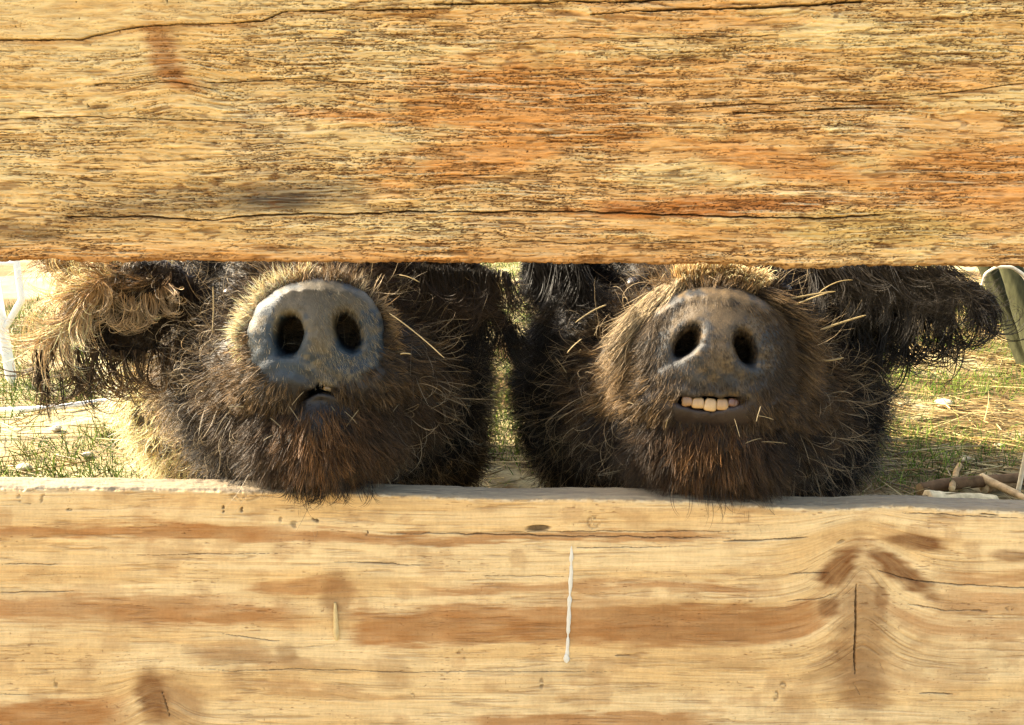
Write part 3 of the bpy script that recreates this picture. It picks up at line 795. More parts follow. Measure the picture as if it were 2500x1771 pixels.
# --- hair of both pigs, region by region
def coat_common(coat, V, Q, toLp, d2w, nose, L2W, S, C):
    H_ = C['h']
    def w_head(c, n):
        L = toLp(c)
        w = np.ones(len(c)); r = nose(L)
        w *= ~((r < 1.0 + .09 * sstep(-.01, .02, L[:, 2])) & (L[:, 1] < .02) & (L[:, 2] > -.075))
        ml = C['muzzle']['lip']
        w *= ~(((((L[:, 0] + .002) / ml[0]) ** 2 + ((L[:, 2] + .044) / (-ml[1] - .040)) ** 2) < 1) & (L[:, 1] < .05))
        for ep in C['eyes']: w *= ((L - ep) ** 2).sum(1) > .014 ** 2
        for e in C['ears']:
            q = ((c - e['c']) @ e['M']) / (np.array(e['r']) * np.array([1.15, 1.15, 2.2]))
            w *= np.where((q ** 2).sum(1) < 1, e.get('wool', .3), 1)
        w *= (L[:, 1] < .33)
        w *= (n @ np.array([0, -.93, .3]) > -.45)
        return w, L
    # muzzle: short lying hair
    def wm(c, n):
        w, L = w_head(c, n); return w * (L[:, 1] < .11) * (1 + 1.5 * (L[:, 1] < .04))
    p, n = face_samples(V, Q, 3900, wm); L = toLp(p)
    rad = np.stack([L[:, 0], L[:, 0] * 0, L[:, 2] + .01], -1); rad = unit(rad)
    flow = d2w(rad * .55 + np.array([0, .45, 0]) + np.array([0, 0, -.35]) * (L[:, 2:3] < .03))
    up = sstep(.0, .05, L[:, 2])
    ln = (.011 + .010 * sstep(.0, .08, L[:, 1]) + .012 * sstep(-.05, -.10, L[:, 2])) * (.7 + .6 * rng.random(len(p)))
    P = clumps(p - n * .001, n * (.2 + .5 * rng.random((len(p), 1))) + flow + rng.normal(0, .2, p.shape), ln * 1.15, rng.normal(0, 1, p.shape), rng.normal(0, 52, len(p)), .25, 8, .0020, 6, .85, .2, .4, .03)
    vr = rng.uniform(.45, 1.5, (len(p), 1))
    side = sstep(-.01, -.05, L[:, 0])
    t0 = H_['muz0'] + (H_['muz1'] - H_['muz0']) * np.clip((.75 * up + .5 * side) * sstep(.07, .02, L[:, 1]) + .45 * rng.random(len(p)) ** 2, 0, 1)[:, None]  # hair painted paler above and on the left, as if sunlit
    t0 = t0 + (H_['chin'] - t0) * sstep(-.045, -.08, L[:, 2])[:, None]
    coat.add(P, np.repeat(t0 * vr * .7, 8, 0), np.repeat(t0 * vr * 1.5, 8, 0), .00021)
    # beard
    def wb(c, n):
        w, L = w_head(c, n); return w * (L[:, 2] < -.058) * (L[:, 1] < .12) * (np.abs(L[:, 0]) < .085)
    p, n = face_samples(V, Q, 2400, wb); L = toLp(p)
    fan = np.stack([(L[:, 0] - C['muzzle']['jx']) * 14, -.25 - L[:, 1] * 0, -1 + 0 * L[:, 0]], -1)
    front = sstep(.06, .0, L[:, 1])
    P = clumps(p - n * .001, n * .3 + d2w(unit(fan)) * .9 + rng.normal(0, .22, p.shape), (.012 + .020 * rng.random(len(p)) ** 1.5), rng.normal(0, 1, p.shape), rng.normal(0, 26, len(p)), .4, 8, .0022, 7, .85, .16, .5, .05)
    vr = rng.uniform(.45, 1.5, (len(p), 1))
    b0 = H_['beard0'] + (H_['beard1'] - H_['beard0']) * (front * np.exp(-((L[:, 0] - C['muzzle']['jx']) / .03) ** 2))[:, None]
    coat.add(P, np.repeat(b0 * vr * .7, 8, 0), np.repeat(b0 * vr * 1.5, 8, 0), .00021)
    # cheeks, jowls, forehead: wool
    def wc(c, n):
        w, L = w_head(c, n); return w * (L[:, 1] > .07)
    p, n = face_samples(V, Q, 5200, wc); L = toLp(p)
    rad = unit(np.stack([L[:, 0], L[:, 0] * 0 - .02, L[:, 2]], -1))
    dirv = n * .7 + d2w(rad) * .4 + np.array([0, -.1, -.35]) + rng.normal(0, .5, p.shape)
    P = clumps(p - n * .002, dirv, .016 + .030 * rng.random(len(p)), rng.normal(0, 1, p.shape), rng.normal(0, 1, len(p)) * 150, .25, 10, .0032, 10, .85, .22, .45, .05, .3)
    nz = fbm(L[:, 0] * 40 + 7, L[:, 2] * 40 + L[:, 1] * 30, 411, 3)[:, None]
    c0 = H_['wool0'] + (H_['wool1'] - H_['wool0']) * np.clip((nz - .35) * 2.2, 0, 1)
    c0 = c0 * (1 - .5 * sstep(.055, .12, np.abs(L[:, 0])))[:, None]
    if 'wool_side' in H_:
        sgn, cc = H_['wool_side']; c0 = c0 + (cc - c0) * (sstep(.06, .15, sgn * L[:, 0]) * .8)[:, None]
    c0 = c0 * (np.where(rng.random(len(p)) < .14, 2.6, .75) * rng.uniform(.5, 1.4, len(p)))[:, None]
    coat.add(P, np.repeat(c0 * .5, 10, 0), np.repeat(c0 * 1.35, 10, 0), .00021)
    def we(c, n):
        w = np.zeros(len(c))
        for e in C['ears']:
            q = ((c - e['c']) @ e['M']) / (np.array(e['r']) * np.array([1.35, 1.35, 3.5])); w = np.maximum(w, (q ** 2).sum(1) < 1)
        return w * (n[:, 1] < .3)
    p, n = face_samples(V, Q, 1800, we)
    P = clumps(p - n * .001, n * .45 + rng.normal(0, .4, p.shape) + np.array([0, 0, -.7]), .008 + .010 * rng.random(len(p)), rng.normal(0, 1, p.shape), rng.normal(0, 70, len(p)), .2, 7, .0022, 6, .7, .25, .4, .05)
    c0 = H_['ear'] * rng.uniform(.5, 1.3, (len(p), 1)); coat.add(P, np.repeat(c0 * .6, 7, 0), np.repeat(c0 * 1.3, 7, 0), .00022)
    # long strays
    p, n = face_samples(V, Q, 2600, lambda c, n: w_head(c, n)[0] * (toLp(c)[:, 1] > .03))
    P = clumps(p, n * .8 + rng.normal(0, .45, p.shape) + np.array([0, -.3, -.2]), .035 + .035 * rng.random(len(p)), rng.normal(0, 1, p.shape), rng.normal(0, 1, len(p)) * 70, .2, 2, .003, 9, .5, .2, .4, .05)
    coat.add(P, UMB * 1.1, PALE * 1.3, .00023)
    # body wool (coarser, farther back)
    def wbody(c, n):
        L = toLp(c); w = np.ones(len(c))
        for e in C['ears']:
            q = ((c - e['c']) @ e['M']) / (np.array(e['r']) * np.array([1.5, 1.5, 6])); w *= (q ** 2).sum(1) > 1
        return w * (L[:, 1] > .27) * (c[:, 2] > .07) * (c[:, 1] < 1.25) * (1 / (c[:, 1] + .25) ** 1.4) * (np.abs(n[:, 0]) > -1)
    p, n = face_samples(V, Q, 11000, wbody)
    P = clumps(p - n * .003, n * .7 + rng.normal(0, .45, p.shape) + np.array([0, 0, -.4]), .03 + .03 * rng.random(len(p)), rng.normal(0, 1, p.shape), rng.normal(0, 1, len(p)) * 70, .2, 5, .005, 7, .6, .3, .4, .06)
    c0 = H_['wool1'] * .7 + (H_['body'] - H_['wool1'] * .7) * sstep(.36, .46, p[:, 1])[:, None]  # blond wool past the chest, paled further to paint in sunlight
    c0 = c0 * (.8 + .5 * fbm(p[:, 1] * 14, p[:, 2] * 14, 421, 3))[:, None]
    coat.add(P, np.repeat(c0 * .8, 5, 0), np.repeat(c0 * 1.35, 5, 0), .00045)

def locks(coat, line, n, per, ln, direction, kap, c0, c1, r=.0003, axis_=(0, 1, 0), axj=.35, spread=.002, dirj=.25, grav=.25, nseg=14, tight=.5, bothways=True, dj2=.1):
    """curls springing from a line of (column, row, depth) points"""
    pts = np.array([at(*q) for q in line]); seg = np.linalg.norm(np.diff(pts, axis=0), axis=1); s = np.concatenate([[0], np.cumsum(seg)])
    t = rng.random(n) * s[-1]
    p = np.stack([np.interp(t, s, pts[:, i]) for i in range(3)], -1) + rng.normal(0, spread, (n, 3))
    d = np.array(direction, float)[None] + rng.normal(0, dirj, (n, 3)) * np.array([1, .5, .7])
    ax = np.array(axis_, float)[None] + rng.normal(0, axj, (n, 3))
    sg = np.where(rng.random(n) < .5, -1, 1) if bothways else 1
    k = kap * (.55 + .9 * rng.random(n)) * sg
    L = ln * (.6 + .7 * rng.random(n))
    P = clumps(p, d, L, ax, k, grav, per, spread, nseg, tight, dj2, .3, .02, .15)
    coat.add(P, c0, c1, r)

def hair_left(coat, V, Q, toLp, d2w, nose, L2W, S, C):
    coat_common(coat, V, Q, toLp, d2w, nose, L2W, S, C)
    # wiry pale bristles round the rim of the disc
    th = np.concatenate([rng.uniform(R(95), R(195), 190), rng.uniform(R(20), R(215), 90), rng.uniform(R(-60), R(20), 60)])
    rr = rng.uniform(1.04, 1.16, len(th))
    p = L2W(np.zeros(3)) + S * (np.stack([np.cos(th) * .0515 * rr, .014 + .006 * rng.random(len(th)), np.sin(th) * .040 * rr], -1) @ C['M'].T)
    d = np.stack([np.cos(th), -.12 + .3 * rng.random(len(th)), np.sin(th)], -1) + .5 * np.stack([-np.sin(th), 0 * th, np.cos(th)], -1) * rng.choice([-1, 1], len(th))[:, None]
    P = clumps(p, d2w(d + rng.normal(0, .35, d.shape)), .008 + .016 * rng.random(len(th)), rng.normal(0, 1, p.shape), rng.normal(0, 50, len(th)), .15, 4, .0012, 7, .5, .2, .4)
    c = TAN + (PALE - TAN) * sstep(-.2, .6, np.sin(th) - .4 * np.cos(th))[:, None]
    c = c * (1 + 1.0 * sstep(R(85), R(110), th) * sstep(R(210), R(190), th))[:, None]  # upper left bristles painted lighter to stand in for sun on them
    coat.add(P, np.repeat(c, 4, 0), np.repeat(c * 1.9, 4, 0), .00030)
    locks(coat, [(700, 1175, .648), (800, 1185, .648), (905, 1180, .65)], 30, 5, .022, (.1, -.5, -1), 90, DARK, UMB, .00026, tight=.8)
    locks(coat, [(480, 1165, .69), (600, 1180, .67)], 26, 5, .022, (-.2, -.5, -.6), 90, DARK, UMB, .00026, tight=.8)
    # fuzz on the disc
    p, n = face_samples(V, Q, 1700, lambda c_, n_: (nose(toLp(c_)) < 1.02) * (toLp(c_)[:, 1] < .012) * (.3 + 2 * (toLp(c_)[:, 0] > .0)) * (n_[:, 1] < -.5))
    P = grow(p, n * .5 + np.array([.2, 0, -1.]) + rng.normal(0, .25, p.shape), .003 + .003 * rng.random(len(p)), 3, rng.normal(0, 1, p.shape), rng.normal(0, 40, len(p)), .1)
    coat.add(P, PALE * .9, PALE * 1.1, .00010)
    # near ear: fringe of curls below, pale sweeping locks above
    locks(coat, [(95, 800, .725), (180, 850, .73), (300, 858, .735), (400, 850, .75), (440, 820, .76)], 54, 5, .096, (-.10, 0, -1), 48, UMB * 1.3, TAN * 1.1, .00046, tight=1.0, spread=.0010, nseg=22, dj2=.04, axj=.15, grav=.25)
    locks(coat, [(80, 850, .72), (140, 905, .725), (240, 900, .73)], 8, 6, .045, (-.1, -.1, -1), 34, UMB * .7, UMB * 1.2, .00036, tight=.95)
    locks(coat, [(440, 665, .75), (330, 668, .74), (250, 690, .73), (215, 720, .725)], 60, 11, .078, (-.85, -.3, -.25), 42, TAN * 2.4, PALE * 2.9, .00032, tight=.7, nseg=16)
    locks(coat, [(260, 700, .72), (180, 760, .72), (130, 800, .72)], 34, 10, .07, (-.7, -.2, -.75), 36, TAN * 2.4, PALE * 2.9, .0003, tight=.75, nseg=16)
    locks(coat, [(230, 690, .715), (330, 730, .72), (420, 700, .73)], 26, 16, .050, (.2, -.3, -.8), 90, TAN * 1.5, PALE * 1.8, .00030, tight=.9, nseg=18)
    locks(coat, [(90, 850, .72), (110, 900, .72)], 8, 22, .045, (-.2, 0, -1), 8, UMB * .8, UMB, .0003, tight=.95)
    locks(coat, [(290, 645, .735), (440, 660, .75)], 40, 10, .045, (-.5, -.4, -.5), 60, UMB * 1.4, TAN * 1.8, .0003, tight=.8)
    locks(coat, [(150, 640, .75), (420, 645, .76)], 60, 8, .06, (-.6, -.3, -.1), 60, TAN * 1.2, PALE * 1.6, .0003, tight=.7)
    # far ear: dark hanging curls
    locks(coat, [(1010, 650, .72), (1120, 660, .73), (1240, 665, .74)], 110, 8, .066, (.1, -.2, -1), 40, DARK, UMB, .00030, tight=.8)
    locks(coat, [(1110, 740, .76), (1220, 760, .76), (1255, 800, .76)], 80, 7, .065, (0.1, -.1, -1), 38, BLACK, DARK * 1.2, .0003, tight=.8)
    locks(coat, [(1120, 1080, .93), (1130, 1150, .95)], 22, 6, .03, (.5, -.1, -.4), 70, BLACK, DARK, .0003, tight=.7)

def hair_right(coat, V, Q, toLp, d2w, nose, L2W, S, C):
    coat_common(coat, V, Q, toLp, d2w, nose, L2W, S, C)
    # hair that lies down over the disc from its rim
    p, n = face_samples(V, Q, 11000, lambda c_, n_: (nose(toLp(c_)) < 1.12) * (toLp(c_)[:, 1] < .02) * (toLp(c_)[:, 2] > -.036) * (n_[:, 1] < .3) * (toLp(c_)[:, 2] > -.030) * (.6 + sstep(.50, .98, nose(toLp(c_)) + .0 * n_[:, 0])))
    L = toLp(p)
    P = grow(p - n * .0003, n * .55 + np.array([.12, 0, -1.0]) + d2w(np.stack([L[:, 0] * 8, 0 * L[:, 0], 0 * L[:, 0]], -1)) + rng.normal(0, .10, p.shape), .0035 + .012 * rng.random(len(p)) * sstep(.65, 1.05, nose(L)), 4, rng.normal(0, 1, p.shape), rng.normal(0, 25, len(p)), .3)
    m = fbm(L[:, 0] * 90, L[:, 2] * 40, 511, 3)[:, None]
    coat.add(P, (GREY * .6 + (UMB * 1.2 - GREY * .6) * m) * .8, (GREY * .6 + (TAN * .75 - GREY * .6) * m) * 1.1, .00014)
    # pale tuft standing over the nose, streamers down the left rim, both paled to look sunlit
    th = rng.uniform(R(58), R(114), 420)
    base = lambda th, k, y0: L2W(np.zeros(3)) + S * (np.stack([np.cos(th) * .056 * k, y0 + .0 * th, np.sin(th) * .044 * k], -1) @ C['M'].T)
    p = base(th, rng.uniform(1.02, 1.32, len(th)), .018 + .03 * rng.random(len(th)))
    P = clumps(p, d2w(np.stack([np.cos(th) * .5, -.5 + 0 * th, .9 + 0 * th], -1)), .012 + .010 * rng.random(len(th)), np.tile([1., 0, 0], (len(th), 1)), np.full(len(th), 95.) , .3, 7, .0015, 8, .6, .15, .4)
    coat.add(P, TAN * 2.0, PALE * 2.9, .00030)
    th = rng.uniform(R(112), R(205), 560)
    p = base(th, rng.uniform(1.0, 1.22, len(th)), .012 + .02 * rng.random(len(th)))
    P = clumps(p, d2w(np.stack([np.cos(th) * .6, -.25 + 0 * th, -.75 + .35 * np.sin(th)], -1)), .018 + .022 * rng.random(len(th)), rng.normal(0, 1, p.shape), rng.normal(0, 18, len(th)), .4, 6, .0014, 8, .6, .15, .4)
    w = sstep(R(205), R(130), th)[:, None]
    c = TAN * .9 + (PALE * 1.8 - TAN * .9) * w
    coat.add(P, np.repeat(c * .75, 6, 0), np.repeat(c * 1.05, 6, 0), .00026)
    th = rng.uniform(R(-25), R(62), 420)
    p = base(th, rng.uniform(1.0, 1.2, len(th)), .014 + .02 * rng.random(len(th)))
    P = clumps(p, d2w(np.stack([np.cos(th) * .8, -.2 + 0 * th, -.55 + .5 * np.sin(th)], -1)), .016 + .02 * rng.random(len(th)), rng.normal(0, 1, p.shape), rng.normal(0, 30, len(th)), .35, 5, .0014, 8, .6, .15, .4)
    coat.add(P, UMB * .9, TAN * .85, .00024)
    locks(coat, [(1640, 1190, .655), (1800, 1195, .655)], 12, 2, .030, (0, -.6, -.9), 45, DARK, UMB, .00022, tight=.5)
    # far side ear: big dark loops of curl in front of the straw
    locks(coat, [(2060, 770, .74), (2180, 780, .74), (2320, 745, .74), (2390, 700, .74)], 54, 6, .098, (.30, 0, -1), 46, BLACK, DARK, .00048, tight=1.0, spread=.0010, nseg=22, dj2=.04, axj=.15, grav=.25)
    locks(coat, [(2030, 670, .71), (2200, 690, .72), (2380, 690, .73)], 90, 9, .060, (.6, -.2, -.8), 34, DARK, GREY * .8, .00032, tight=.8, nseg=18)
    locks(coat, [(2060, 760, .74), (2160, 800, .75), (2200, 840, .75)], 34, 6, .055, (.45, -.1, -.9), 45, BLACK, DARK, .0003, tight=.95, nseg=16)
    locks(coat, [(2360, 690, .73), (2400, 720, .73)], 36, 8, .055, (.5, -.1, -.7), 38, BLACK, DARK, .0003, tight=.85, nseg=16, bothways=False)
    locks(coat, [(1960, 655, .70), (2120, 650, .70), (2330, 655, .71)], 110, 7, .05, (.4, -.3, -.7), 35, DARK, GREY, .0003, tight=.8)
    locks(coat, [(1345, 740, .80), (1320, 900, .80)], 50, 7, .045, (-.5, -.1, -1), 60, BLACK, DARK, .0003, tight=.85)
    locks(coat, [(1290, 640, .76), (1420, 655, .74)], 110, 9, .07, (.1, -.2, -1), 35, BLACK, DARK, .0003, tight=.8)

NL = [(-.0205, .000, .0108, .0160, -12), (.0242, .001, .0098, .0165, 14)]
left = dict(name="woolly_pig", eye=(563, 715), bit_label='tiny pale straw bit caught in the hair around the blue-grey snout', bit_group='straw bits round the blue-grey snout', snout=on_y(773, 815, .010), size=1.0, head_rot=(.17, R(-12), R(-1)),
    label="shaggy pig with blue-grey snout, mouth nearly shut, pale curly ear over the sunny grass",
    muzzle=dict(ring=.0008, bulge=1.0, fun=.011, rx=.0515, rzt=.0378, rzb=.0395, r0=.046, dish=1, lip=(.012, -.0490), cx=.080, cr=.068, jx=-.001, jr=.032, jy=.018, jz=-.081, nostrils=NL, mouth=(.001, .030, -.0435, .018, .0020, .001), mdepth=.05),
    body=dict(chest=((-.205, .36, .40), (.165, .14, .17)), shoulder=(-.355, .60, .47), blobs=[((-.37, .98, .50), (.235, .50, .26)), ((-.40, .62, .42), (.205, .18, .26)), ((-.41, 1.35, .50), (.22, .28, .26))],
              limbs=[((-.47, .62, .36), (-.47, .60, .03), .095, .045), ((-.26, .66, .36), (-.26, .64, .03), .095, .045), ((-.53, 1.36, .40), (-.53, 1.42, .03), .11, .045), ((-.30, 1.36, .40), (-.30, 1.42, .03), .11, .045)]),
    ears=[], teeth=[(.0060, -.0440, .007, .0042, .0026, -16, srgb(214, 168, 110))],
    skin=skin_of(srgb(72, 90, 100), srgb(160, 136, 102), lambda x, z, p: 1.0 * sstep(.40, .62, p + .34 * np.exp(-((x - .004) / .012) ** 2) + .22 * np.exp(-((z - .022) / .016) ** 2) * (x > -.03) - .28 * sstep(.01, -.03, z) - .1),
                 srgb(70, 56, 50), np.array(srgb(74, 58, 42)), .0515, .0378, .0395, [(a, b, c, d, e) for a, b, c, d, e in NL], srgb(120, 70, 60)),
    h=dict(ear=UMB * .8, muz0=UMB * 1.0, muz1=TAN * .95, chin=UMB * 1.1, beard0=UMB * .9, beard1=RUS * 1.2, wool0=BLACK * 1.2, wool1=UMB * 1.1, body=np.array(srgb(238, 212, 164)) * 2.2), hair=hair_left)
left['M'] = rot(*left['head_rot'])
def wl(C, p): return C['snout'] + C['size'] * (C['M'] @ np.array(p, float))
left['ears'] = [dict(c=at(320, 755, .745), r=(.066, .044, .007), M=ear_axes((-.9, -.1, -.36), (-.3, -.1, -.9)), root=wl(left, (-.11, .24, .07))),
                dict(c=at(1120, 690, .77), r=(.055, .036, .007), M=ear_axes((.75, -.1, -.55), (.5, .1, -.8)), root=wl(left, (.10, .24, .07)))]
NR = [(-.0205, .002, .0074, .0132, -32), (.0202, .000, .0074, .0128, 28)]
right = dict(name="woolly_pig", eye=(1545, 690), bit_label='tiny pale straw bit caught in the hair around the brown toothy snout', bit_group='straw bits round the toothy snout', snout=on_y(1745, 845, .018), size=1.10, head_rot=(-.16, R(-13), R(1)),
    label="shaggy dark pig baring a row of teeth below its brown hairy snout",
    muzzle=dict(ring=.0024, bulge=.2, fun=.007, rx=.0520, rzt=.0390, rzb=.0370, r0=.047, dish=.5, lip=(.026, -.0525), cx=.098, cr=.074, jx=.000, jr=.028, jy=.032, jz=-.074, nostrils=NR, mouth=(-.003, .0260, -.0420, -.0030, .0044, .0010), mdepth=.05),
    body=dict(chest=((.235, .37, .40), (.195, .14, .17)), shoulder=(.30, .62, .49), blobs=[((.34, 1.0, .50), (.235, .50, .26)), ((.30, .66, .43), (.21, .2, .24)), ((.40, 1.35, .50), (.22, .28, .26))],
              limbs=[((.40, .64, .36), (.40, .62, .03), .095, .045), ((.19, .66, .36), (.19, .64, .03), .095, .045), ((.50, 1.36, .40), (.52, 1.42, .03), .11, .045), ((.28, 1.36, .40), (.29, 1.42, .03), .11, .045)]),
    ears=[], teeth=[(-.0178, -.0410, -.0040, .0041, .0040, 11, srgb(150, 112, 74)), (-.0098, -.0420, -.0046, .0046, .0041, 1, srgb(190, 152, 104)), (-.0012, -.0428, -.0050, .0045, .0048, -4, srgb(200, 164, 116)),
                    (.0072, -.0420, -.0044, .0045, .0043, 3, srgb(176, 138, 92)), (.0152, -.0405, -.0030, .0046, .0034, -14, srgb(120, 80, 58))],
    skin=skin_of(srgb(84, 80, 78), srgb(158, 124, 84), lambda x, z, p: sstep(.42, .68, p + .30 * np.exp(-((x - .004) / .010) ** 2) * (z > -.02) + .25 * np.exp(-((z - .026) / .014) ** 2) - .1),
                 srgb(86, 62, 54), np.array(srgb(66, 52, 40)), .0520, .0390, .0370, NR, srgb(130, 80, 70)),
    h=dict(ear=BLACK, muz0=UMB * .9, muz1=TAN * .8, chin=UMB * .9, beard0=DARK * 1.2, beard1=RUS * .95, wool0=BLACK, wool1=UMB * .75, body=np.array(srgb(170, 130, 84)) * 1.8), hair=hair_right)
right['M'] = rot(*right['head_rot'])
right['ears'] = [dict(c=at(2170, 715, .765), r=(.064, .044, .007), M=ear_axes((.9, -.1, -.3), (.3, 0, -.9)), root=wl(right, (.11, .23, .07))),
                 dict(c=at(1370, 640, .80), r=(.05, .035, .007), M=ear_axes((-.8, -.1, -.3), (-.3, 0, -.9)), root=wl(right, (-.10, .24, .07)))]
for C in (left, right):
    build_pig(C)

# ------------------------------------------------------------------ ground and what lies on it
gxs = axis(-1.6, 1.9, .022, -400, 400, 1.10, 40); gys = axis(.3, 4.2, .022, -300, 900, 1.10, 40)
GX, GY = np.meshgrid(gxs, gys, indexing='ij')
def ground_h(x, y):
    near = sstep(12, 6, np.abs(x)) * sstep(20, 8, np.abs(y))
    return near * (.035 * (fbm(x * 2.2, y * 2.2, 601, 4) - .5) + .018 * (fbm(x * 14, y * 14, 602, 3) - .5)) - (1 - near) * .0
GZ = ground_h(GX, GY) - .005
I = np.arange(GX.size).reshape(GX.shape)
q = np.stack([I[:-1, :-1], I[1:, :-1], I[1:, 1:], I[:-1, 1:]], -1).reshape(-1, 4)
gv = np.stack([GX, GY, GZ], -1).reshape(-1, 3)
gc = np.empty((len(gv), 3)); gc[:] = srgb(168, 148, 108)
gm = fbm(gv[:, 0] * 2.5, gv[:, 1] * 2.5, 611, 4)
gc = mixc(gc, srgb(120, 96, 62), sstep(.45, .6, gm)); gc = mixc(gc, srgb(182, 168, 126), sstep(.45, .65, fbm(gv[:, 0] * 6, gv[:, 1] * 6, 612, 4)))
gc = gc * .70; gc = mixc(gc, srgb(80, 98, 36), sstep(.5, .62, fbm(gv[:, 0] * 1.3, gv[:, 1] * 1.3, 613, 4)) * .7 * (np.abs(gv[:, 1]) > 6))
tag(mesh_obj("ground", gv, q, M_ground, None, (0, 0, 0), gc), kind="structure")

def scatter(n, x0, x1, y0, y1, dens):
    out = []
    tot = 0
    while tot < n:
        x = rng.uniform(x0, x1, n * 2); y = rng.uniform(y0, y1, n * 2)
        k = rng.random(n * 2) < dens(x, y)
        out.append(np.stack([x[k], y[k]], -1)); tot += k.sum()
    return np.vstack(out)[:n]

def free(x, y):     # not under the pigs
    return ~((np.abs(x + .37) < .22) & (y > .45) & (y < 1.6)) & ~((np.abs(x - .34) < .22) & (y > .45) & (y < 1.6)) & (y > .06)

def coat_only(name, Ps, cat_label, mat, label, kind="stuff"):
    cc = Coat(); [cc.add(*a) for a in Ps]
    o = cc.build(name, mat, None, (0, 0, 0)); tag(o, label, None, None, kind); return o

# grass
patch = lambda x, y: fbm(x * 3.0, y * 3.0, 621, 4)
xy = scatter(60000, -2.6, 3.0, .25, 5.5, lambda x, y: free(x, y) * (.03 + sstep(.48, .62, patch(x, y) + .07 * (x < -.2) + .10 * np.exp(-((x - .95) / .2) ** 2 - ((y - 1.25) / .3) ** 2))) / (1 + .25 * y))
p = np.stack([xy[:, 0], xy[:, 1], ground_h(xy[:, 0], xy[:, 1]) - .006], -1)
P = grow(p, np.array([0, 0, 1.]) + rng.normal(0, .45, p.shape), .02 + .045 * rng.random(len(p)), 4, rng.normal(0, 1, p.shape), rng.normal(0, 12, len(p)), .6)
g0 = np.array(srgb(96, 140, 40)); g1 = np.array(srgb(176, 196, 84))
mm = rng.random((len(p), 1)) ** 1.5
coat_only("grass", [(P, g0 + (g1 - g0) * mm, g0 + (g1 - g0) * mm * 1.2, .0011)], "grass", M_blade, "tufts of short green and yellowish grass growing through the trodden soil")
# straw litter
xy = scatter(17000, -2.4, 3.0, .1, 5.2, lambda x, y: free(x, y) * (.18 + .82 * (x > .35)) * (.3 + .7 * sstep(.4, .6, fbm(x * 2, y * 3, 631, 3))) / (1 + .3 * y))
n = len(xy); p = np.stack([xy[:, 0], xy[:, 1], ground_h(xy[:, 0], xy[:, 1]) + .003 + .012 * rng.random(n)], -1)
a = rng.normal(0, .45, n) + math.pi * rng.integers(0, 2, n); a = np.where(rng.random(n) < .25, rng.uniform(0, 6.28, n), a)
P = grow(p, np.stack([np.cos(a), np.sin(a), rng.normal(0, .07, n)], -1), .05 + .22 * rng.random(n) ** 2, 4, np.array([0, 0, 1.]) + np.zeros((n, 3)), rng.normal(0, 1.2, n), 0.0)
s0 = np.array(srgb(226, 204, 140)); s1 = np.array(srgb(172, 134, 74)); mm = rng.random((n, 1))
xy2 = scatter(16000, -2.4, 3.0, .1, 4.0, lambda x, y: free(x, y) * (.35 + .65 * (x > .3)) / (1 + .6 * y))
n2 = len(xy2); p2 = np.stack([xy2[:, 0], xy2[:, 1], ground_h(xy2[:, 0], xy2[:, 1]) + .002 + .006 * rng.random(n2)], -1)
P2 = grow(p2, np.stack([rng.normal(0, 1, n2), rng.normal(0, .6, n2), rng.normal(0, .12, n2)], -1), .008 + .03 * rng.random(n2), 3, rng.normal(0, 1, (n2, 3)), rng.normal(0, 15, n2), 0.0)
m2 = rng.random((n2, 1))
coat_only("straw_litter", [(P, s0 + (s1 - s0) * mm, s0 + (s1 - s0) * mm, .0019), (P2, s0 * .9 + (s1 * .6 - s0 * .9) * m2, s0 * .9 + (s1 * .6 - s0 * .9) * m2, .0012)], "straw", M_straw, "loose yellow straw and chaff trodden into the soil behind the fence")

# stones, wood pieces, hurdle, poles
def lump(name, c, r, seed, mat, col, label, cat, group=None, rz=0.0, rough=.35):
    n1, n2 = 22, 32
    th = np.linspace(0, math.pi, n1)[:, None]; ph = np.linspace(0, 2 * math.pi, n2, endpoint=False)[None]
    x, y, z = np.sin(th) * np.cos(ph), np.sin(th) * np.sin(ph), np.cos(th) + 0 * ph
    k = 1 + rough * (fbm(x * 1.7 + z + seed, y * 1.7 - z * .7, seed, 4) - .5) * 2
    x, y, z = x * k * r[0], y * k * r[1], z * k * r[2]
    X_ = x * math.cos(rz) - y * math.sin(rz); Y_ = x * math.sin(rz) + y * math.cos(rz)
    v = np.stack([X_ + c[0], Y_ + c[1], z + c[2]], -1).reshape(-1, 3)
    I = np.arange(n1 * n2).reshape(n1, n2); J = np.roll(I, -1, 1)
    q = np.stack([I[:-1], I[1:], J[1:], J[:-1]], -1).reshape(-1, 4)
    cc = np.array(col)[None] * (.75 + .5 * fbm(v[:, 0] * 60, v[:, 1] * 60 + v[:, 2] * 50, seed + 3, 4))[:, None]
    return tag(mesh_obj(name, v, q, mat, None, c, cc), label, cat, group)

stones = [(60, 1150, .018, "pale flat stone lying at the far left in the grass just above the lower plank"), (215, 1120, .014, "small pale stone in the grass left of the sunlit pig flank"),
          (140, 1060, .016, "rounded grey stone in the grass below the pale curly ear"), (2305, 985, .026, "rounded tan stone half buried among straw at the right"),
          (2360, 1120, .022, "grey stone beside the green tuft above the broken branches"), (2440, 1085, .015, "small stone at the right edge between straw and green grass")]
for k, (u, v, s, lb) in enumerate(stones):
    g = on_z(u, v, 0.0); g[2] = ground_h(np.array(g[0]), np.array(g[1])) + s * .2
    lump("stone", g, (s, s * .8, s * .55), 700 + k * 9, M_stone, srgb(176, 164, 138), lb, "stone", "stones lying on the ground", k * .9)

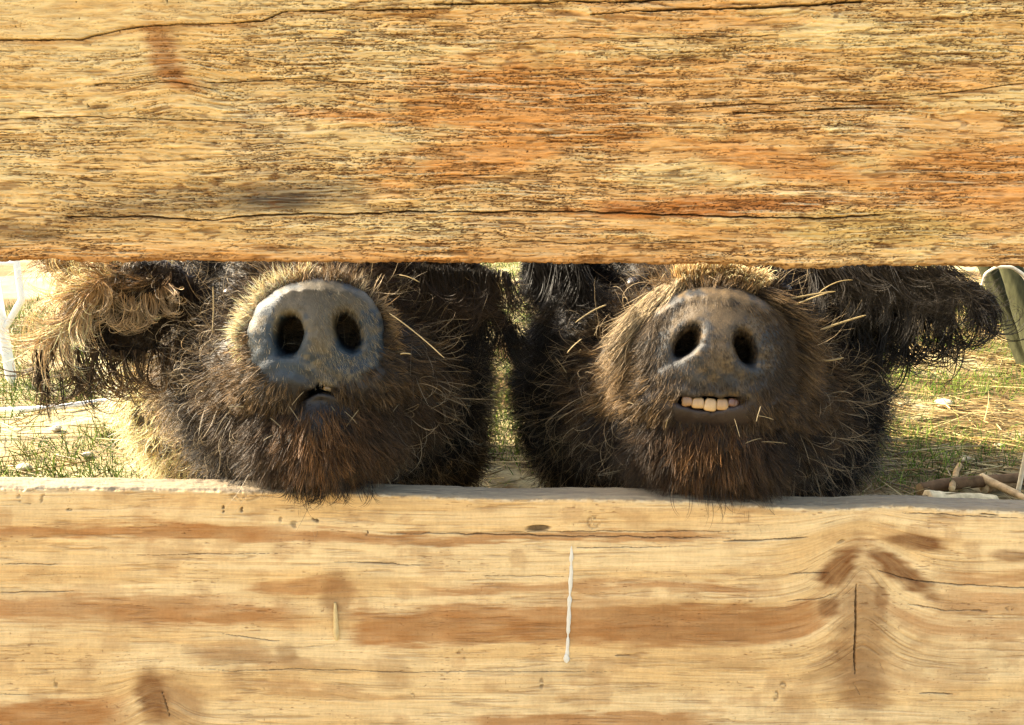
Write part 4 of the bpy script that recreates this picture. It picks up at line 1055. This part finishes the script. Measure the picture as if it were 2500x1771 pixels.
def rough_log(name, a, b, r0, r1, seed, col, endcol, label, cat, group=None, mat=None, bend=0.0, flat=1.0, nst=40, ns=20, kink=.1, parent=None):
    a = np.array(a, float); b = np.array(b, float); t = np.linspace(0, 1, nst)
    pts = a + (b - a) * t[:, None]; pts[:, 2] += bend * np.sin(t * math.pi)
    pts[:, :] += kink * np.linalg.norm(b - a) * .2 * np.stack([vn(t * 4, t * 0, seed) - .5, vn(t * 4, t * 0, seed + 1) - .5, vn(t * 4, t * 0, seed + 2) - .5], -1)
    tt = np.concatenate([[0, 0], np.arange(nst), [nst - 1, nst - 1]]).astype(int)
    rad = (r0 + (r1 - r0) * t)[tt]; rad[0] *= .01; rad[1] *= .85; rad[-1] *= .01; rad[-2] *= .85
    pp = pts[tt].copy(); d = unit(b - a); pp[:2] -= d * .002; pp[-2:] += d * .002; pp[0] += d * .001; pp[-1] -= d * .001
    N1 = unit(np.cross(d, np.array([.1, .2, 1.0]))); N2 = np.cross(N1, d)
    an = np.linspace(0, 2 * math.pi, ns, endpoint=False)
    S_, A_ = np.meshgrid(np.arange(len(tt)) / nst, an, indexing='ij')
    k = 1 + .16 * (fbm(np.cos(A_) * 2 + S_ * 2, np.sin(A_) * 2 + S_ * 6, seed + 5, 4) - .5) * 2 + .10 * (fbm(A_ * 4, S_ * 14, seed + 6, 3) - .5)
    v = pp[:, None] + (rad[:, None] * k)[..., None] * (np.cos(A_)[..., None] * N1 * 1 + np.sin(A_)[..., None] * N2 * flat)
    I = np.arange(v.shape[0] * ns).reshape(-1, ns); J = np.roll(I, -1, 1)
    q = np.stack([I[:-1], I[1:], J[1:], J[:-1]], -1).reshape(-1, 4); v = v.reshape(-1, 3)
    c = np.array(col)[None] * (.7 + .6 * fbm(A_ * 3, S_ * 9, seed + 8, 4)).reshape(-1, 1)
    c[:2 * ns] = endcol; c[-2 * ns:] = endcol
    o = mesh_obj(name, v, q, mat or M_bark, parent, tuple(a), c)
    return tag(o, label, cat, group) if label else o

def gz_(u, v, dz):
    g = on_z(u, v, 0.0); g[2] = ground_h(np.array(g[0]), np.array(g[1])) + dz; return g
wood_grp = "broken branches lying by the fence"
rough_log("branch", gz_(2245, 1205, .022), gz_(2520, 1180, .022), .015, .011, 801, srgb(92, 70, 48), srgb(130, 108, 78), "dark brown broken branch lying flat, longest of the wood behind the lower plank", "branch", wood_grp)
rough_log("branch", gz_(2262, 1238, .022), gz_(2430, 1232, .016), .022, .012, 811, srgb(196, 176, 138), srgb(205, 185, 150), "thick pale barkless branch stump with a knot, nearest to the lower plank", "branch", wood_grp)
rough_log("branch", gz_(2390, 1190, .030), gz_(2510, 1235, .014), .010, .008, 821, srgb(176, 150, 112), srgb(190, 170, 130), "slim tan stick slanting down to the right across the other wood", "branch", wood_grp)
rough_log("branch", gz_(2318, 1215, .035), gz_(2340, 1150, .02), .007, .006, 831, srgb(150, 122, 84), srgb(190, 170, 130), "short thin twig leaning upright on the dark branch", "branch", wood_grp)
rough_log("branch", gz_(2400, 1195, .012), gz_(2560, 1165, .012), .014, .012, 841, srgb(140, 112, 78), srgb(190, 170, 130), "greyish branch running out of the picture at the right edge", "branch", wood_grp)

pa, pb = gz_(2560, 900, 0.0), None
for k, (u0, v0, u1, v1, rr_, lb) in enumerate([(2375, 560, 2525, 900, .034, "grey-green leaning pole nearer the pig's dark ear at the upper right"), (2440, 560, 2560, 915, .040, "darker leaning pole at the right edge beside the thin white cane")]):
    foot = gz_(u1, v1, -.02); dep = foot[1] - CAM[1]
    top = at(u0, v0, dep * 1.02); top = foot + (top - foot) * 1.5
    rough_log("leaning_pole", foot, top, rr_, rr_ * .8, 861 + k * 10, srgb(54, 55, 38), srgb(80, 74, 54), lb, "pole", "poles leaning at the right", nst=90, ns=40, kink=.025)
cpts = np.array([at(2395, 705, 1.62), at(2405, 668, 1.6), at(2432, 652, 1.6), at(2470, 652, 1.6), at(2500, 672, 1.6), at(2535, 730, 1.62), at(2550, 900, 1.66)])
cpts = np.vstack([cpts, [cpts[-1][0] + .02, cpts[-1][1] + .05, 0.0]])
t = np.linspace(0, len(cpts) - 1, 70); cp = np.stack([np.interp(t, np.arange(len(cpts)), cpts[:, i]) for i in range(3)], -1)
for _ in range(6): cp[1:-1] = (cp[:-2] + cp[1:-1] * 2 + cp[2:]) / 4
v1, q1 = tube(cp, np.linspace(.0022, .0050, 70), 8)
tag(mesh_obj("bent_cane", v1, q1, M_straw, None, cpts[-1], np.tile(srgb(222, 212, 186), (len(v1), 1))), "thin pale cane arching over in front of the leaning poles at the right edge", "cane")

# white tubular hurdle at the far left
foot = gz_(30, 935, -.01)
hur = empty("metal_hurdle", tuple(foot), "white painted tubular hurdle with post and braces at the left edge of the field", "hurdle")
dx = np.array([1.0, .12, 0]); dx /= np.linalg.norm(dx)
def rod(name, pts, r, parent, mat=M_paint, n=30):
    pts = np.array(pts, float); t = np.linspace(0, len(pts) - 1, n); c = np.stack([np.interp(t, np.arange(len(pts)), pts[:, i]) for i in range(3)], -1)
    v, q = tube(c, np.concatenate([[r * .1], np.full(n - 2, r), [r * .1]]), 14)
    return mesh_obj(name, v, q, mat, parent, tuple(c[0]), np.tile([.80, .79, .74], (len(v), 1)))
u3 = np.array([0, 0, 1.0])
rod("post", [foot, foot + u3 * 1.05 - dx * .02], .016, hur)
rod("post", [foot - dx * 1.2, foot - dx * 1.2 + u3 * 1.05], .016, hur)
rod("rail", [foot + u3 * .99, foot + u3 * .99 - dx * 1.2], .013, hur)
rod("rail", [foot + u3 * .45, foot + u3 * .45 - dx * 1.2], .013, hur)
rod("rail", [foot + u3 * .12, foot + u3 * .12 - dx * 1.2], .013, hur)
fr = [foot + u3 * .62 - dx * .02, foot + u3 * .44 + dx * .07, foot + u3 * .30 + dx * .07, foot + u3 * .20 - dx * .0]
rod("brace", fr, .010, hur)
rod("brace", [foot + u3 * .42 - dx * .01, foot + u3 * .42 + dx * .07], .009, hur)
# white hose on the ground
hp = [gz_(-300, 985, .012), gz_(-80, 1012, .012), gz_(60, 1013, .012), gz_(160, 1008, .012), gz_(240, 995, .012), gz_(330, 980, .012)]
hs = rod("hose", hp, .0085, None, n=60); tag(hs, "white plastic hose lying in a shallow curve on the grass below the curly ear", "hose")

# straw stalks caught in the pigs' hair
st = [((1908, 760, .655), (2018, 716, .64), .0011, "short thick straw stalk sticking out right above the toothy pig's snout"),
      ((1880, 742, .67), (2040, 712, .665), .0013, "broad split straw stalk behind the short one, up right of the toothy snout"),
      ((2000, 715, .66), (2082, 684, .655), .0007, "thin straw stalk, highest one right of the toothy pig's snout"),
      ((2002, 806, .68), (2114, 770, .675), .0014, "dull grey straw stalk lying across the dark cheek below the others"),
      ((1985, 874, .67), (2060, 873, .665), .0014, "level straw stalk at nostril height right of the toothy snout"),
      ((1480, 745, .655), (1405, 788, .64), .0009, "pale straw stalk poking out left of the toothy pig's snout"),
      ((1385, 862, .66), (1420, 828, .655), .0007, "thin straw stalk lowest at the left of the toothy pig's snout"),
      ((950, 765, .635), (1085, 875, .62), .0008, "long straw stalk slanting down right of the blue-grey snout"),
      ((975, 672, .645), (1025, 690, .64), .0007, "bent straw stalk upper right of the blue-grey snout under the plank"),
      ((520, 700, .66), (518, 815, .655), .0008, "upright pale straw stalk left of the blue-grey snout"),
      ((978, 865, .625), (1004, 865, .622), .0009, "tiny white straw end right of the blue-grey snout")]
for a, b, r, lb in st:
    r = r * .68; pa = at(*a); pb = at(*b); mid = (pa + pb) / 2 + rng.normal(0, .002, 3) + np.array([0, 0, .001])
    t = np.linspace(0, 1, 14)[:, None]; c = pa * (1 - t) ** 2 + 2 * mid * t * (1 - t) + pb * t ** 2
    v1, q1 = tube(c, np.concatenate([[r * .4], np.linspace(r, r * .8, 12), [r * .3]]), 7)
    cc = .55 * np.tile(srgb(196, 172, 122), (len(v1), 1)) * (.7 + .4 * vn(np.arange(len(v1)) * .6, np.arange(len(v1)) * .21, 3))[:, None]
    tag(mesh_obj("straw_stalk", v1, q1, M_straw, None, pa, cc), lb, "straw stalk", "straw stalks caught in the pigs' hair")

for C in (left, right):
    for b, n_ in C['bits']:
        L_ = rng.uniform(.007, .022); d = unit(n_ * .25 + rng.normal(0, .6, 3)); pa = b + n_ * rng.uniform(.008, .016)
        t = np.linspace(0, 1, 8)[:, None]; c = pa + d * L_ * t + np.array([0, 0, -1]) * .002 * t * t
        v1, q1 = tube(c, np.concatenate([[.00012], np.full(6, rng.uniform(.0002, .00042)), [.0001]]), 6)
        cc = np.tile(srgb(190, 168, 124), (len(v1), 1)) * rng.uniform(.3, .6)
        tag(mesh_obj("straw_bit", v1, q1, M_straw, None, pa, cc), C['bit_label'], "straw bit", C['bit_group'])
